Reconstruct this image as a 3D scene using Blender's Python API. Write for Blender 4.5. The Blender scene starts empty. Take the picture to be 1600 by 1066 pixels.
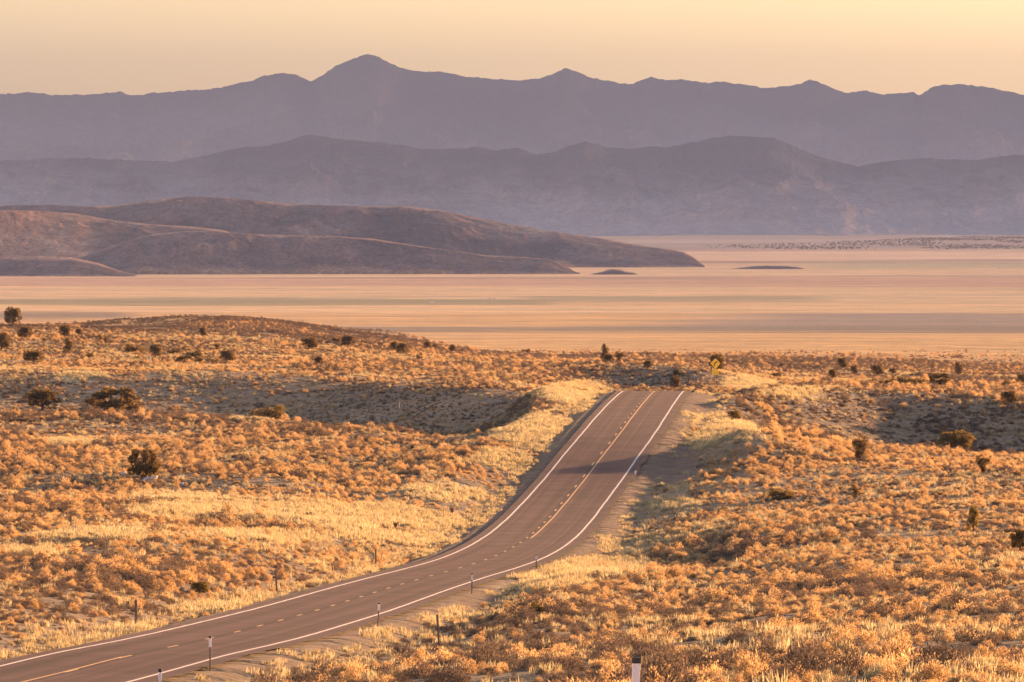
import bpy, math, random
import numpy as np
from mathutils import Vector

# ------------------------------------------------------------------ camera, light, exposure
F = 12000.0                      # focal length in photograph pixels (1600 wide)
PITCH = math.atan(193.0 / F)     # the true horizon lies 193 px above the picture centre
CAMZ = 80.0                      # eye height above the valley floor
SUN_AZ, SUN_EL = math.radians(46), math.radians(8.0)   # right of the view, ahead of the camera
SKY_STRENGTH, SUN_STRENGTH, EXPOSURE = 0.057, 5.0, 2.95
SUN_COLOR = (1.0, 0.50, 0.20)
HAZE_DENSITY, HAZE_COLOR, HAZE_ANISO = 3.3e-5, (0.53, 0.545, 0.74), -0.70

sc = bpy.context.scene
C = sc.collection
cam_d = bpy.data.cameras.new('camera')
cam = bpy.data.objects.new('camera', cam_d)
C.objects.link(cam)
cam_d.sensor_width = 36.0
cam_d.lens = 36.0 * F / 1600.0
cam_d.clip_start, cam_d.clip_end = 1.0, 200000.0
cam.location = (0, 0, CAMZ)
cam.rotation_euler = (math.pi / 2 - PITCH, 0, 0)
sc.camera = cam

world = bpy.data.worlds.new('World')
sc.world = world
world.use_nodes = True
wn, wl = world.node_tree.nodes, world.node_tree.links
wn.clear()
sky = wn.new('ShaderNodeTexSky')
sky.sky_type = 'NISHITA'
sky.sun_disc = False
sky.sun_elevation = SUN_EL
sky.sun_rotation = SUN_AZ
sky.altitude = 1800
sky.air_density, sky.dust_density, sky.ozone_density = 1.0, 10.0, 1.0
warm = wn.new('ShaderNodeMix'); warm.data_type = 'RGBA'; warm.blend_type = 'MULTIPLY'
warm.inputs[0].default_value = 1.0
warm.inputs[7].default_value = (1.04, 0.945, 0.89, 1)     # the white balance of the photograph, over the whole sky
bg = wn.new('ShaderNodeBackground'); bg.inputs['Strength'].default_value = SKY_STRENGTH
wo = wn.new('ShaderNodeOutputWorld')
wl.new(sky.outputs[0], warm.inputs[6]); wl.new(warm.outputs[2], bg.inputs['Color']); wl.new(bg.outputs[0], wo.inputs['Surface'])

sun_d = bpy.data.lights.new('sun', 'SUN')
sun_d.energy = SUN_STRENGTH; sun_d.angle = math.radians(0.5); sun_d.color = SUN_COLOR
sun = bpy.data.objects.new('sun', sun_d); C.objects.link(sun)
sdir = Vector((math.sin(SUN_AZ) * math.cos(SUN_EL), math.cos(SUN_AZ) * math.cos(SUN_EL), math.sin(SUN_EL)))
sun.rotation_euler = (-sdir).to_track_quat('-Z', 'Y').to_euler()
sun.location = sdir * 500

vs = sc.view_settings
vs.view_transform = 'Standard'; vs.look = 'None'; vs.gamma = 1.0; vs.use_curve_mapping = False
vs.exposure = EXPOSURE
cy = sc.cycles
cy.max_bounces = 5; cy.diffuse_bounces = 2; cy.glossy_bounces = 1; cy.transmission_bounces = 3
cy.volume_bounces = 0; cy.transparent_max_bounces = 6
cy.use_denoising = True

rng = np.random.default_rng(7)
random.seed(7)

# ------------------------------------------------------------------ helpers
def smooth(a, b, x):
    t = np.clip((x - a) / (b - a), 0, 1)
    return t * t * (3 - 2 * t)

def _hash(ix, iy, s):
    h = (ix.astype(np.int64) * 374761393 + iy.astype(np.int64) * 668265263 + s * 974634711) & 0xFFFFFFFF
    h = ((h ^ (h >> 13)) * 1274126177) & 0xFFFFFFFF
    h = h ^ (h >> 16)
    return (h & 0xFFFFFF) / float(0xFFFFFF)

def vnoise(x, y, s=0):
    x = np.asarray(x, float); y = np.asarray(y, float)
    ix = np.floor(x); iy = np.floor(y)
    fx = x - ix; fy = y - iy
    fx = fx * fx * fx * (fx * (fx * 6 - 15) + 10); fy = fy * fy * fy * (fy * (fy * 6 - 15) + 10)
    a = _hash(ix, iy, s); b = _hash(ix + 1, iy, s); c = _hash(ix, iy + 1, s); d = _hash(ix + 1, iy + 1, s)
    return (a + (b - a) * fx) * (1 - fy) + (c + (d - c) * fx) * fy

def fbm(x, y, octv=4, s=0, gain=0.5):
    r = 0; a = 1; t = 0
    for o in range(octv):
        r = r + a * vnoise(x * 2 ** o + 17.3 * o, y * 2 ** o - 9.1 * o, s + o); t += a; a *= gain
    return r / t

def ridged(x, y, octv=5, s=0, gain=0.5):
    r = 0; a = 1; t = 0
    for o in range(octv):
        n = 1 - np.abs(2 * vnoise(x * 2 ** o + 5.7 * o, y * 2 ** o + 3.1 * o, s + o) - 1)
        r = r + a * n * n; t += a; a *= gain
    return r / t

def pix_slope(py):
    """height per metre of depth along the ray through picture row py"""
    b = (533.0 - np.asarray(py, float)) / F
    return (-math.sin(PITCH) + b * math.cos(PITCH)) / (math.cos(PITCH) + b * math.sin(PITCH))

def project(X, Y, Z):
    """world point -> photograph pixel"""
    z = Z - CAMZ
    dep = Y * math.cos(PITCH) - z * math.sin(PITCH)
    up = Y * math.sin(PITCH) + z * math.cos(PITCH)
    dep = np.where(dep < 1e-3, 1e-3, dep)
    return 800 + F * X / dep, 533 - F * up / dep

def gauss(a, sig, axis):
    n = int(3 * sig) + 1
    k = np.exp(-0.5 * (np.arange(-n, n + 1) / sig) ** 2); k /= k.sum()
    pad = [(0, 0)] * a.ndim; pad[axis] = (n, n)
    p = np.pad(a, pad, mode='edge')
    return np.apply_along_axis(lambda v: np.convolve(v, k, 'valid'), axis, p)

# ------------------------------------------------------------------ the lie of the land, read column by column
K = F / 4600.0
H = 'h'
COLS = {
 -100: [(1066,108),(1010,120),(950,142),(900,163),(850,186),(800,216),(768,238),(H,25,258),(762,267),(732,274),(700,306),(650,345),(H,26,370),(640,393),(582,400),(575,440),(550,490),(520,560),(505,620)],
 0:    [(1066,112),(1000,128),(950,145),(900,165),(850,190),(800,220),(770,240),(H,25,258),(762,267),(732,274),(700,306),(650,345),(H,26.2,370),(642,394),(582,401),(575,440),(550,490),(520,560),(507,640)],
 200:  [(1066,105),(985,132),(940,150),(880,175),(820,205),(796,220),(786,240),(769,259),(738,267),(700,305),(650,348),(H,26.6,374),(643,396),(582,402.5),(570,455),(545,500),(520,580),(514,660),(511,682),(498,686.5),(497,692)],
 270:  [(1066,103),(970,139),(890,173),(840,200),(800,227),(785,243),(770,259),(738,267),(700,304),(652,345),(H,26.8,372),(645,396.5),(582,403),(570,457),(545,506),(520,585),(509,660),(507,682),(493,687),(492,693)],
 330:  [(1066,102),(960,143),(900,170),(860,190),(830,210),(800,233),(783,247),(770,259),(738,267),(700,302),(654,342),(H,27,370),(648,397),(583,403.5),(570,458),(545,512),(520,590),(491,690)],
 420:  [(1066,100),(935,154),(900,171),(870,190),(840,212),(800,238),(780,250),(768,257),(738,265),(720,281),(690,306),(658,335),(H,27.2,362),(652,395.5),(585,404.8),(570,460),(545,520),(520,600),(496,690)],
 600:  [(1066,95),(1000,128),(898,190),(880,203),(850,222),(810,243),(785,255),(760,266),(720,284),(680,308),(665,322),(H,27.4,350),(660,392.5),(595,402),(580,440),(565,500),(545,580),(525,680),(515,760)],
 750:  [(1066,90),(1000,122),(950,145),(845,226),(830,234),(800,246),(760,261),(730,272),(700,283),(688,291),(682,298),(H,27.3,330),(674,383),(600,394),(588,420),(575,470),(560,560),(548,700)],
 850:  [(1066,85),(1000,115),(930,150),(747,267),(715,276),(690,286),(660,303),(625,335),(598,362),(H,24.5,400),(586,440),(575,520),(560,650),(548,850)],
 950:  [(1066,80),(1000,110),(930,157),(880,206),(850,222),(790,251),(700,281),(640,315),(604,345),(H,25,390),(H,27.5,430),(606,463),(572,467),(565,520),(558,640),(548,850)],
 1040: [(1066,76),(1000,106),(930,165),(870,214),(800,246),(730,274),(690,287),(640,316),(606,345),(H,25,390),(H,27.5,430),(606,463),(572,467),(563,540),(557,660),(548,850)],
 1100: [(1066,72),(1000,104),(940,157),(870,212),(800,245),(735,274),(690,288),(660,305),(625,328),(602,350),(H,24,390),(H,27,430),(600,460),(574,464),(560,620),(548,850)],
 1200: [(1066,70),(1000,99),(900,176),(800,240),(740,270),(690,284),(671,292),(H,23.5,312),(668,345),(604,351),(591,378),(H,25.5,420),(587,500),(570,560),(558,700),(548,850)],
 1300: [(1066,68),(1000,97),(900,171),(800,237),(740,268),(710,279),(697,291),(H,25.5,325),(688,349.5),(609,357),(594,390),(H,26.2,440),(588,520),(570,590),(560,690),(548,880)],
 1400: [(1066,66),(1000,94),(900,166),(800,233),(740,264),(715,278),(706,290),(H,27.5,330),(700,354),(614,362),(604,385),(597,410),(H,27,460),(590,540),(570,620),(560,720),(548,900)],
 1600: [(1066,64),(1000,91),(900,160),(800,227),(750,254),(730,267),(722,285),(H,27.5,325),(716,352),(622,360.5),(610,395),(602,425),(H,28,475),(592,560),(575,650),(560,760),(548,950)],
 1720: [(1066,63),(1000,90),(900,158),(800,225),(750,250),(733,266),(726,285),(H,27.5,325),(718,352),(624,360.5),(612,395),(604,425),(H,28,475),(594,560),(575,650),(560,760),(548,950)],
}
FAR = [(540,2750),(531,3400),(523,4100),(515,4700),(500,5400),(480,6300),(450,8200),(420,11300),(400,15000),(390,17500),(377,20000),(362,22000)]
LN = np.arange(math.log(1.5), math.log(60000), 0.002)
rows = []
for px, pts in sorted(COLS.items()):
    d, z = [0.5, 20.0, 52.0, 104.0], [2.2, 2.9, 4.6, 7.3]
    for p in pts:
        if p[0] == H: d.append(p[2] * K); z.append(p[1])
        else: d.append(p[1] * K); z.append(-pix_slope(p[0]) * p[1] * K)
    for py, dist in FAR:
        if dist > d[-1] * 1.25: d.append(dist); z.append(-pix_slope(py) * dist)
    d.append(60000); z.append(z[-1])
    rows.append(gauss(np.interp(LN, np.log(d), z), 3, 0))
cpx = np.array(sorted(COLS))
PXF = np.arange(-100, 1721, 10.0)
R = np.array(rows)
ii = np.clip(np.searchsorted(cpx, PXF, 'right') - 1, 0, len(cpx) - 2)
w = (PXF - cpx[ii]) / (cpx[ii + 1] - cpx[ii]); w = w * w * (3 - 2 * w) * 0.5 + w * 0.5
T = R[ii] * (1 - w)[:, None] + R[ii + 1] * w[:, None]
T = gauss(T, 3, 0)

def natural(X, Y):
    r = np.hypot(X, Y)
    az = np.clip(np.arctan2(X, Y), -0.0749, 0.0766)
    p = np.clip((800 + F * np.tan(az) - PXF[0]) / 10.0, 0, len(PXF) - 1.001)
    q = np.clip((np.log(np.maximum(r * np.cos(az), 1.6)) - LN[0]) / 0.002, 0, len(LN) - 1.001)
    i = p.astype(int); j = q.astype(int); fp = p - i; fq = q - j
    z = (T[i, j] * (1 - fp) + T[i + 1, j] * fp) * (1 - fq) + (T[i, j + 1] * (1 - fp) + T[i + 1, j + 1] * fp) * fq
    return CAMZ - z

# ------------------------------------------------------------------ the road: both edge lines read from the picture
ROAD = [(1046,-40,250),(1031,45,327),(1015,130,400),(996,220,475),(981,275,525),(962,355,587),(950,403,625),(933.5,467,662),
        (922,503,700),(908.5,553,737),(888.5,638,800),(876,684,840),(866,707,862),(852,738,885),(832.5,768,907),(807.5,795,930),
        (780,820,950),(752,846,970),(731,864,985),(710,882,1000),(680,910,1022),(657,927,1036),(632.5,950,1051),(617,966,1062),(610,973,1070)]
ra = np.array(ROAD)
d_raw = 7.2 * F / (ra[:, 2] - ra[:, 1])
pf = np.polyfit(ra[:, 0], np.log(d_raw), 4)
rd = np.exp(np.polyval(pf, ra[:, 0]))
rc = (ra[:, 1] + ra[:, 2]) / 2
rX = (rc - 800) / F * rd
o = np.argsort(rd)
rY, rXs, rZ = rd[o], rX[o], (-pix_slope(ra[:, 0]) * rd)[o]
YY = np.arange(60.0, 1400.0, 2.0)
g0 = np.polyfit(rY[:8], rXs[:8], 1)[0]; g1 = (rXs[-1] - rXs[-6]) / (rY[-1] - rY[-6])
xc = np.interp(YY, rY, rXs) + np.where(YY < rY[0], (YY - rY[0]) * g0, 0) + np.where(YY > rY[-1], (YY - rY[-1]) * g1 + ((YY - rY[-1]) ** 2) * 0.0004, 0)
# height of each sample along its ray
zz = np.interp(YY, np.r_[60, 150, 230, rY, rY[-1] + 25, rY[-1] + 60, rY[-1] + 120, rY[-1] + 220],
               np.r_[10.5, 13.5, 16.0, rZ, rZ[-1] + 0.9, rZ[-1] + 3.2, rZ[-1] + 7, rZ[-1] + 9])
zz = gauss(zz, 3, 0)
xc = gauss(xc, 7, 0)
def road_x(Y): return np.interp(Y, YY, xc)
def road_z(Y): return CAMZ - np.interp(Y, YY, zz)
hd = np.gradient(xc, YY)

def road_e(X, Y):
    """signed distance from the road's centre line (right is positive)"""
    h = np.interp(Y, YY, hd)
    return np.where((Y > 60) & (Y < 1400), (X - road_x(Y)) / np.sqrt(1 + h * h), 999.0)

# low hummocks beside the road
HUMMOCKS = [(20.5, 733, 4.0, 6, 1.9), (25.0, 859, 4.4, 9, 3.4)]

def ground(X, Y):
    X = np.asarray(X, float); Y = np.asarray(Y, float)
    z = natural(X, Y)
    r = np.hypot(X, Y)
    amp = smooth(60, 200, r) * (1 - smooth(2500, 5000, r))
    z = z + smooth(15500, 20000, r) * (fbm(X / 1800, Y / 2600, 4, 19) - 0.42) * 45
    for bx_, by_, sx_, sy_, bh_ in HUMMOCKS:
        z = z + bh_ * np.exp(-0.5 * (((X - bx_) / sx_) ** 2 + ((Y - by_) / sy_) ** 2))
    z = z + amp * ((fbm(X / 26, Y / 40, 3, 3) - 0.5) * 1.3 + (fbm(X / 6, Y / 8, 2, 9) - 0.5) * 0.35)
    e = np.abs(road_e(X, Y)); zr = road_z(Y)
    k = 1 - smooth(5.2, 15.0, e)
    k = k * (1 - smooth(1150, 1350, Y)) * smooth(70, 110, Y)
    bed = zr - 0.14 - 0.5 * smooth(4.9, 7.5, e)
    return z * (1 - k) + bed * k

# ------------------------------------------------------------------ materials
def newmat(name):
    m = bpy.data.materials.new(name); m.use_nodes = True
    m.node_tree.nodes.clear()
    return m, m.node_tree.nodes, m.node_tree.links

def simple(name, col, rough=0.6, metal=0.0, var=0.12, scale=8.0, bump=0.0):
    m, n, l = newmat(name)
    out = n.new('ShaderNodeOutputMaterial'); b = n.new('ShaderNodeBsdfPrincipled')
    b.inputs['Roughness'].default_value = rough; b.inputs['Metallic'].default_value = metal
    t = n.new('ShaderNodeTexCoord'); no = n.new('ShaderNodeTexNoise'); no.inputs['Scale'].default_value = scale
    no.inputs['Detail'].default_value = 5
    mx = n.new('ShaderNodeMix'); mx.data_type = 'RGBA'
    mx.inputs[6].default_value = tuple(c * (1 - var) for c in col) + (1,)
    mx.inputs[7].default_value = tuple(min(1, c * (1 + var)) for c in col) + (1,)
    l.new(t.outputs['Object'], no.inputs['Vector']); l.new(no.outputs[0], mx.inputs[0])
    l.new(mx.outputs[2], b.inputs['Base Color']); l.new(b.outputs[0], out.inputs['Surface'])
    if bump:
        bp = n.new('ShaderNodeBump'); bp.inputs['Strength'].default_value = bump; bp.inputs['Distance'].default_value = 0.05
        l.new(no.outputs[0], bp.inputs['Height']); l.new(bp.outputs[0], b.inputs['Normal'])
    return m

def leafmat(name, col_a, col_b, trans=0.45, sat_inst=True):
    """thin leaves and dry stems: reflect and let light through; colour varies from plant to plant and tip to base"""
    m, n, l = newmat(name)
    out = n.new('ShaderNodeOutputMaterial')
    oi = n.new('ShaderNodeObjectInfo')
    geo = n.new('ShaderNodeNewGeometry')
    nz = n.new('ShaderNodeTexNoise'); nz.inputs['Scale'].default_value = 0.06; nz.inputs['Detail'].default_value = 4
    l.new(geo.outputs['Position'], nz.inputs['Vector'])
    add = n.new('ShaderNodeMath'); add.operation = 'MULTIPLY_ADD'; add.inputs[1].default_value = 0.55
    mr = n.new('ShaderNodeMapRange'); mr.inputs[1].default_value = 0.3; mr.inputs[2].default_value = 0.7
    mr.inputs[3].default_value = 0.0; mr.inputs[4].default_value = 0.45
    l.new(nz.outputs[0], mr.inputs[0]); l.new(oi.outputs['Random'], add.inputs[0]); l.new(mr.outputs[0], add.inputs[2])
    mx = n.new('ShaderNodeMix'); mx.data_type = 'RGBA'
    mx.inputs[6].default_value = col_a + (1,); mx.inputs[7].default_value = col_b + (1,)
    l.new(add.outputs[0], mx.inputs[0])
    isl = n.new('ShaderNodeMapRange'); isl.inputs[3].default_value = 0.7; isl.inputs[4].default_value = 1.25
    l.new(geo.outputs['Random Per Island'], isl.inputs[0])
    mu = n.new('ShaderNodeMix'); mu.data_type = 'RGBA'; mu.blend_type = 'MULTIPLY'; mu.inputs[0].default_value = 1
    l.new(mx.outputs[2], mu.inputs[6]); l.new(isl.outputs[0], mu.inputs[7])
    df = n.new('ShaderNodeBsdfDiffuse'); tr = n.new('ShaderNodeBsdfTranslucent'); ms = n.new('ShaderNodeMixShader')
    ms.inputs[0].default_value = trans
    l.new(mu.outputs[2], df.inputs[0]); l.new(mu.outputs[2], tr.inputs[0])
    l.new(df.outputs[0], ms.inputs[1]); l.new(tr.outputs[0], ms.inputs[2]); l.new(ms.outputs[0], out.inputs['Surface'])
    return m

def landmat(name, noises, bump, detail=True, rough_sheen=0.0, attr='tone'):
    """earth: colour attribute of the mesh times several sizes of mottling, with grainy relief"""
    m, n, l = newmat(name)
    out = n.new('ShaderNodeOutputMaterial')
    b = n.new('ShaderNodeBsdfPrincipled'); b.inputs['Roughness'].default_value = 1.0
    b.inputs['Specular IOR Level'].default_value = 0.0
    b.inputs['Diffuse Roughness'].default_value = 1.0
    if rough_sheen:
        b.inputs['Sheen Weight'].default_value = rough_sheen; b.inputs['Sheen Roughness'].default_value = 0.6
    a = n.new('ShaderNodeAttribute'); a.attribute_name = attr
    col = a.outputs['Color']
    t = n.new('ShaderNodeNewGeometry')
    for sx, sy, lo, hi in noises:
        mp = n.new('ShaderNodeMapping'); mp.inputs['Scale'].default_value = (sx, sy, sx)
        l.new(t.outputs['Position'], mp.inputs['Vector'])
        no = n.new('ShaderNodeTexNoise'); no.inputs['Scale'].default_value = 1.0; no.inputs['Detail'].default_value = 6
        no.inputs['Roughness'].default_value = 0.65
        l.new(mp.outputs[0], no.inputs['Vector'])
        mr = n.new('ShaderNodeMapRange'); mr.inputs[1].default_value = 0.3; mr.inputs[2].default_value = 0.7
        mr.inputs[3].default_value = lo; mr.inputs[4].default_value = hi
        l.new(no.outputs[0], mr.inputs[0])
        mu = n.new('ShaderNodeMix'); mu.data_type = 'RGBA'; mu.blend_type = 'MULTIPLY'; mu.inputs[0].default_value = 1
        l.new(col, mu.inputs[6]); l.new(mr.outputs[0], mu.inputs[7]); col = mu.outputs[2]
    l.new(col, b.inputs['Base Color'])
    nrm = None
    for sc_, st, dist in bump:
        no = n.new('ShaderNodeTexNoise'); no.inputs['Scale'].default_value = sc_; no.inputs['Detail'].default_value = 5
        l.new(t.outputs['Position'], no.inputs['Vector'])
        bp = n.new('ShaderNodeBump'); bp.inputs['Strength'].default_value = st; bp.inputs['Distance'].default_value = dist
        l.new(no.outputs[0], bp.inputs['Height'])
        if nrm: l.new(nrm, bp.inputs['Normal'])
        nrm = bp.outputs[0]
    if nrm: l.new(nrm, b.inputs['Normal'])
    l.new(b.outputs[0], out.inputs['Surface'])
    return m

def mesh_np(name, V, Q, cols=None, smooth_=True):
    me = bpy.data.meshes.new(name)
    V = np.asarray(V, np.float32); Q = np.asarray(Q, np.int32)
    k = Q.shape[1]
    me.vertices.add(len(V)); me.vertices.foreach_set('co', V.ravel())
    me.loops.add(Q.size); me.loops.foreach_set('vertex_index', Q.ravel())
    me.polygons.add(len(Q)); me.polygons.foreach_set('loop_start', np.arange(0, Q.size, k, dtype=np.int32))
    me.polygons.foreach_set('loop_total', np.full(len(Q), k, np.int32))
    me.polygons.foreach_set('use_smooth', np.full(len(Q), smooth_, bool))
    me.update(calc_edges=True)
    if cols is not None:
        at = me.color_attributes.new('tone', 'FLOAT_COLOR', 'POINT')
        at.data.foreach_set('color', np.c_[cols, np.ones(len(cols))].astype(np.float32).ravel())
    return me

def link(name, me, mat=None, parent=None, loc=None, **props):
    ob = bpy.data.objects.new(name, me); C.objects.link(ob)
    if mat is not None and me is not None:
        if len(me.materials) == 0: me.materials.append(mat)
    if parent is not None: ob.parent = parent
    if loc is not None: ob.location = loc
    for k, v in props.items(): ob[k] = v
    return ob

def grid_faces(nr, nc, wrap=False):
    i = np.arange(nr - 1)[:, None]; j = np.arange(nc if wrap else nc - 1)[None, :]
    j2 = (j + 1) % nc
    return np.stack([i * nc + j, i * nc + j2, (i + 1) * nc + j2, (i + 1) * nc + j], -1).reshape(-1, 4)

def mixc(a, b, t):
    return a * (1 - t[:, None]) + np.asarray(b)[None, :] * t[:, None]

# soft pixel-space masks of patches on the ground: ellipses (px, py, rx, ry) on the picture, with ragged edges
def patch(px, py, X, Y, items, seed=1):
    n = (fbm(X / 9, Y / 22, 3, seed) - 0.5) * 1.3
    r = np.zeros_like(px)
    for cx, cy, rx, ry in items:
        q = np.sqrt(((px - cx) / rx) ** 2 + ((py - cy) / ry) ** 2) + n
        r = np.maximum(r, 1 - smooth(0.75, 1.1, q))
    return r
MEADOW = [(480,803,220,19),(330,800,130,16),(600,812,130,22),(420,838,110,10),(700,770,60,14),(660,840,50,12),(560,840,120,9),(140,838,90,8),(60,865,60,6),
          (885,618,60,13),(905,605,45,10),(835,665,50,20),(825,690,45,22),(790,715,45,18),(1150,672,52,14),(1115,690,40,14),(1185,688,40,8),(1160,600,40,10),
          (110,694,46,6),(120,588,60,8),(770,549,50,4),(270,776,60,6),(1232,616,50,8),(960,568,0.1,0.1),(1215,652,0.1,0.1),(930,890,90,14),(800,905,60,9),
          (850,915,70,9),(720,880,0.1,0.1),(230,985,90,9),(360,955,90,8),(400,655,60,4),(1050,790,40,10)]
def meadow_mask(px, py, X, Y):
    return patch(px, py, X, Y, MEADOW, 21) * smooth(140, 200, Y) * (1 - smooth(1900, 2300, Y))

# ------------------------------------------------------------------ ground sheet
front = np.radians(np.linspace(-4.7, 4.7, 431))
wide = np.radians(np.r_[np.linspace(4.7, 20, 26)[1:], np.linspace(20, 90, 18)[1:], np.linspace(90, 180, 8)[1:-1]])
AZ = np.r_[-wide[::-1], front, wide, math.pi]
AZ = np.sort(AZ)
RR = np.r_[np.exp(np.arange(math.log(2.0), math.log(150), 0.03)), np.exp(np.arange(math.log(150), math.log(1700), 0.0042)),
           np.exp(np.arange(math.log(1700), math.log(36000), 0.009)), 36000.0]
gx = (RR[:, None] * np.sin(AZ)[None, :]).ravel(); gy = (RR[:, None] * np.cos(AZ)[None, :]).ravel()
gz = ground(gx, gy)
ppx, ppy = project(gx, gy, gz)
gr = np.hypot(gx, gy)
ge = road_e(gx, gy); gea = np.abs(ge)
base = np.array([0.185, 0.115, 0.062])[None, :] * (0.78 + 0.44 * fbm(gx / 30, gy / 60, 4, 31))[:, None]
mm = meadow_mask(ppx, ppy, gx, gy)
sand = patch(ppx, ppy, gx, gy, [(1380,655,230,38),(1560,690,80,26),(640,640,210,26),(380,618,120,16),(120,612,160,12),(1010,590,120,14),(520,752,160,8)], 61)
base = mixc(base, (0.19, 0.14, 0.11), sand * 0.4)
base = mixc(base, (0.40, 0.30, 0.17), mm * 0.9)
verge = smooth(6.3, 7.6, gea + (fbm(gx / 2.2, gy / 9, 3, 44) - 0.5) * 2.5) * (1 - smooth(9, 14, gea))
base = mixc(base, (0.24, 0.155, 0.09), verge * 0.6)
gravel = 1 - smooth(4.9, 6.3, gea + (fbm(gx / 2.2, gy / 9, 3, 41) - 0.5) * 2.0)
pull = patch(ppx, ppy, gx, gy, [(1045,690,45,40),(1030,740,50,22),(1085,632,32,24),(700,938,70,12),(1170,960,0.1,0.1)], 51)
gravel = np.maximum(gravel, pull * (1 - smooth(14, 20, gea)))
base = mixc(base, (0.16, 0.092, 0.062), gravel * 0.92)
# the valley floor: grassland, hay meadows, greyish flats and pale playa lying in long strips
pl = smooth(1450, 2000, gr + (fbm(gx / 60, gy / 200, 3, 33) - 0.5) * 500)
n1 = fbm(gx / 900, gy / 500, 4, 61); n2 = fbm(gx / 260, gy / 160, 4, 67); n3 = fbm(gx / 2500, gy / 1500, 3, 71)
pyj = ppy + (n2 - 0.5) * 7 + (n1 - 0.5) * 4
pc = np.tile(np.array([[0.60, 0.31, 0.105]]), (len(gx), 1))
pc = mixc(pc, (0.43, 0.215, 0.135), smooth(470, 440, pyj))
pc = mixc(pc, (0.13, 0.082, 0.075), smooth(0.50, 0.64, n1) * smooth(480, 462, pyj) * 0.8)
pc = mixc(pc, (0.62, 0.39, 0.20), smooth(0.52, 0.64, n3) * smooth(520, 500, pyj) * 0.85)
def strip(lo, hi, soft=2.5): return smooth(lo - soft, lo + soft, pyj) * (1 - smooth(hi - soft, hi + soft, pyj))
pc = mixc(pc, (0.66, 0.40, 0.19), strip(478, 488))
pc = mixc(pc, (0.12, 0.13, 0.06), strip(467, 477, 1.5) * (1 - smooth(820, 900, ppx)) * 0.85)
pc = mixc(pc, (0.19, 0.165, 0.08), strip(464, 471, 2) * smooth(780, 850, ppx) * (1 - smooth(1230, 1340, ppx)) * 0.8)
pc = mixc(pc, (0.145, 0.115, 0.122), strip(489, 517, 2) * smooth(900, 1250, ppx + (n1 - 0.5) * 500) * 0.92)  # greyish lilac strip, stronger towards the right
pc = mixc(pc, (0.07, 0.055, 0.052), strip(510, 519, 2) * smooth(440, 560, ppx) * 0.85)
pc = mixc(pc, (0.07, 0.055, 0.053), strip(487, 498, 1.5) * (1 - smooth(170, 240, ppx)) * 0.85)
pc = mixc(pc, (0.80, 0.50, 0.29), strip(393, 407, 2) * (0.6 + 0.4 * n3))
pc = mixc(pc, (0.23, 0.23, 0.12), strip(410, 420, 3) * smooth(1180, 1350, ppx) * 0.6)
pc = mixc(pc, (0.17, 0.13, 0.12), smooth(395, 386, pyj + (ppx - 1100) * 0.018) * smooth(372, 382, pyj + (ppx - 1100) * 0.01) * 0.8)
pc = mixc(pc, (0.17, 0.137, 0.14), (1 - smooth(385, 394, pyj)) * 0.9)  # slope under the mountains: their cast shadow put into the ground colour
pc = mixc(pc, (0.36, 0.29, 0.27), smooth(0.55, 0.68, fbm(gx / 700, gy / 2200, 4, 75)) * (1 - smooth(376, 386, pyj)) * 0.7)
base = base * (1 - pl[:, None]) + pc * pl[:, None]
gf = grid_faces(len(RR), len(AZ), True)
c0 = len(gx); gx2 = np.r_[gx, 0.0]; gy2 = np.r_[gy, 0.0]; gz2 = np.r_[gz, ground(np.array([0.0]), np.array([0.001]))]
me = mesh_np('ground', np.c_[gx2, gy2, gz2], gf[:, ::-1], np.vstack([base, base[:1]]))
M_ground = landmat('dry_earth', [(0.9, 0.5, 0.75, 1.25), (0.06, 0.05, 0.8, 1.2), (0.009, 0.012, 0.74, 1.26), (0.0016, 0.0045, 0.74, 1.26), (0.03, 0.02, 0.82, 1.18)],
                   [(0.35, 0.9, 1.6), (4.0, 0.6, 0.12)], rough_sheen=0.1)
link('ground', me, M_ground, kind='structure')

def ground_hit(px, py, near=60.0, far=3500.0):
    """where the ray through a pixel first meets the ground"""
    t = np.exp(np.linspace(math.log(near), math.log(far), 6000))
    s = float(pix_slope(py)); X = (px - 800) / F * t
    dz = (CAMZ + s * t) - ground(X, t)
    k = np.argmax(dz < 0)
    if dz[k] >= 0: k = len(t) - 1
    if k > 0:
        f = dz[k - 1] / (dz[k - 1] - dz[k] + 1e-12); d = t[k - 1] + (t[k] - t[k - 1]) * f
    else: d = t[0]
    X = (px - 800) / F * d
    return float(X), float(d), float(ground(np.array([X]), np.array([d]))[0])

# ------------------------------------------------------------------ road and its paint
def ribbon(name, y0, y1, e0, e1, lift, mat, step=1.5, ne=2, crown=0.0, wob=0.0, parent=None, rag=False):
    ys = np.arange(y0, y1 + step * 0.5, step); es = np.linspace(e0, e1, ne)
    h = np.interp(ys, YY, hd); cx = road_x(ys); cz = road_z(ys)
    nx, ny = 1 / np.sqrt(1 + h * h), -h / np.sqrt(1 + h * h)
    w_ = (fbm(ys / 3, ys * 0, 3, int(abs(e0) * 100)) - 0.5)[:, None] * wob
    if rag: w_ = w_ + (fbm(ys[:, None] / 2.2, es[None, :] * 0 + e0, 3, 17) - 0.5) * 0.55 * (np.abs(es)[None, :] > np.abs(es).max() - 0.18)
    X = cx[:, None] + nx[:, None] * (es[None, :] + w_); Y = ys[:, None] + ny[:, None] * (es[None, :] + w_)
    Z = cz[:, None] - crown * np.abs(es)[None, :] + lift
    V = np.c_[X.ravel(), Y.ravel(), Z.ravel()]
    me_ = mesh_np(name, V, grid_faces(len(ys), ne))
    return link(name, me_, mat, parent)

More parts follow.
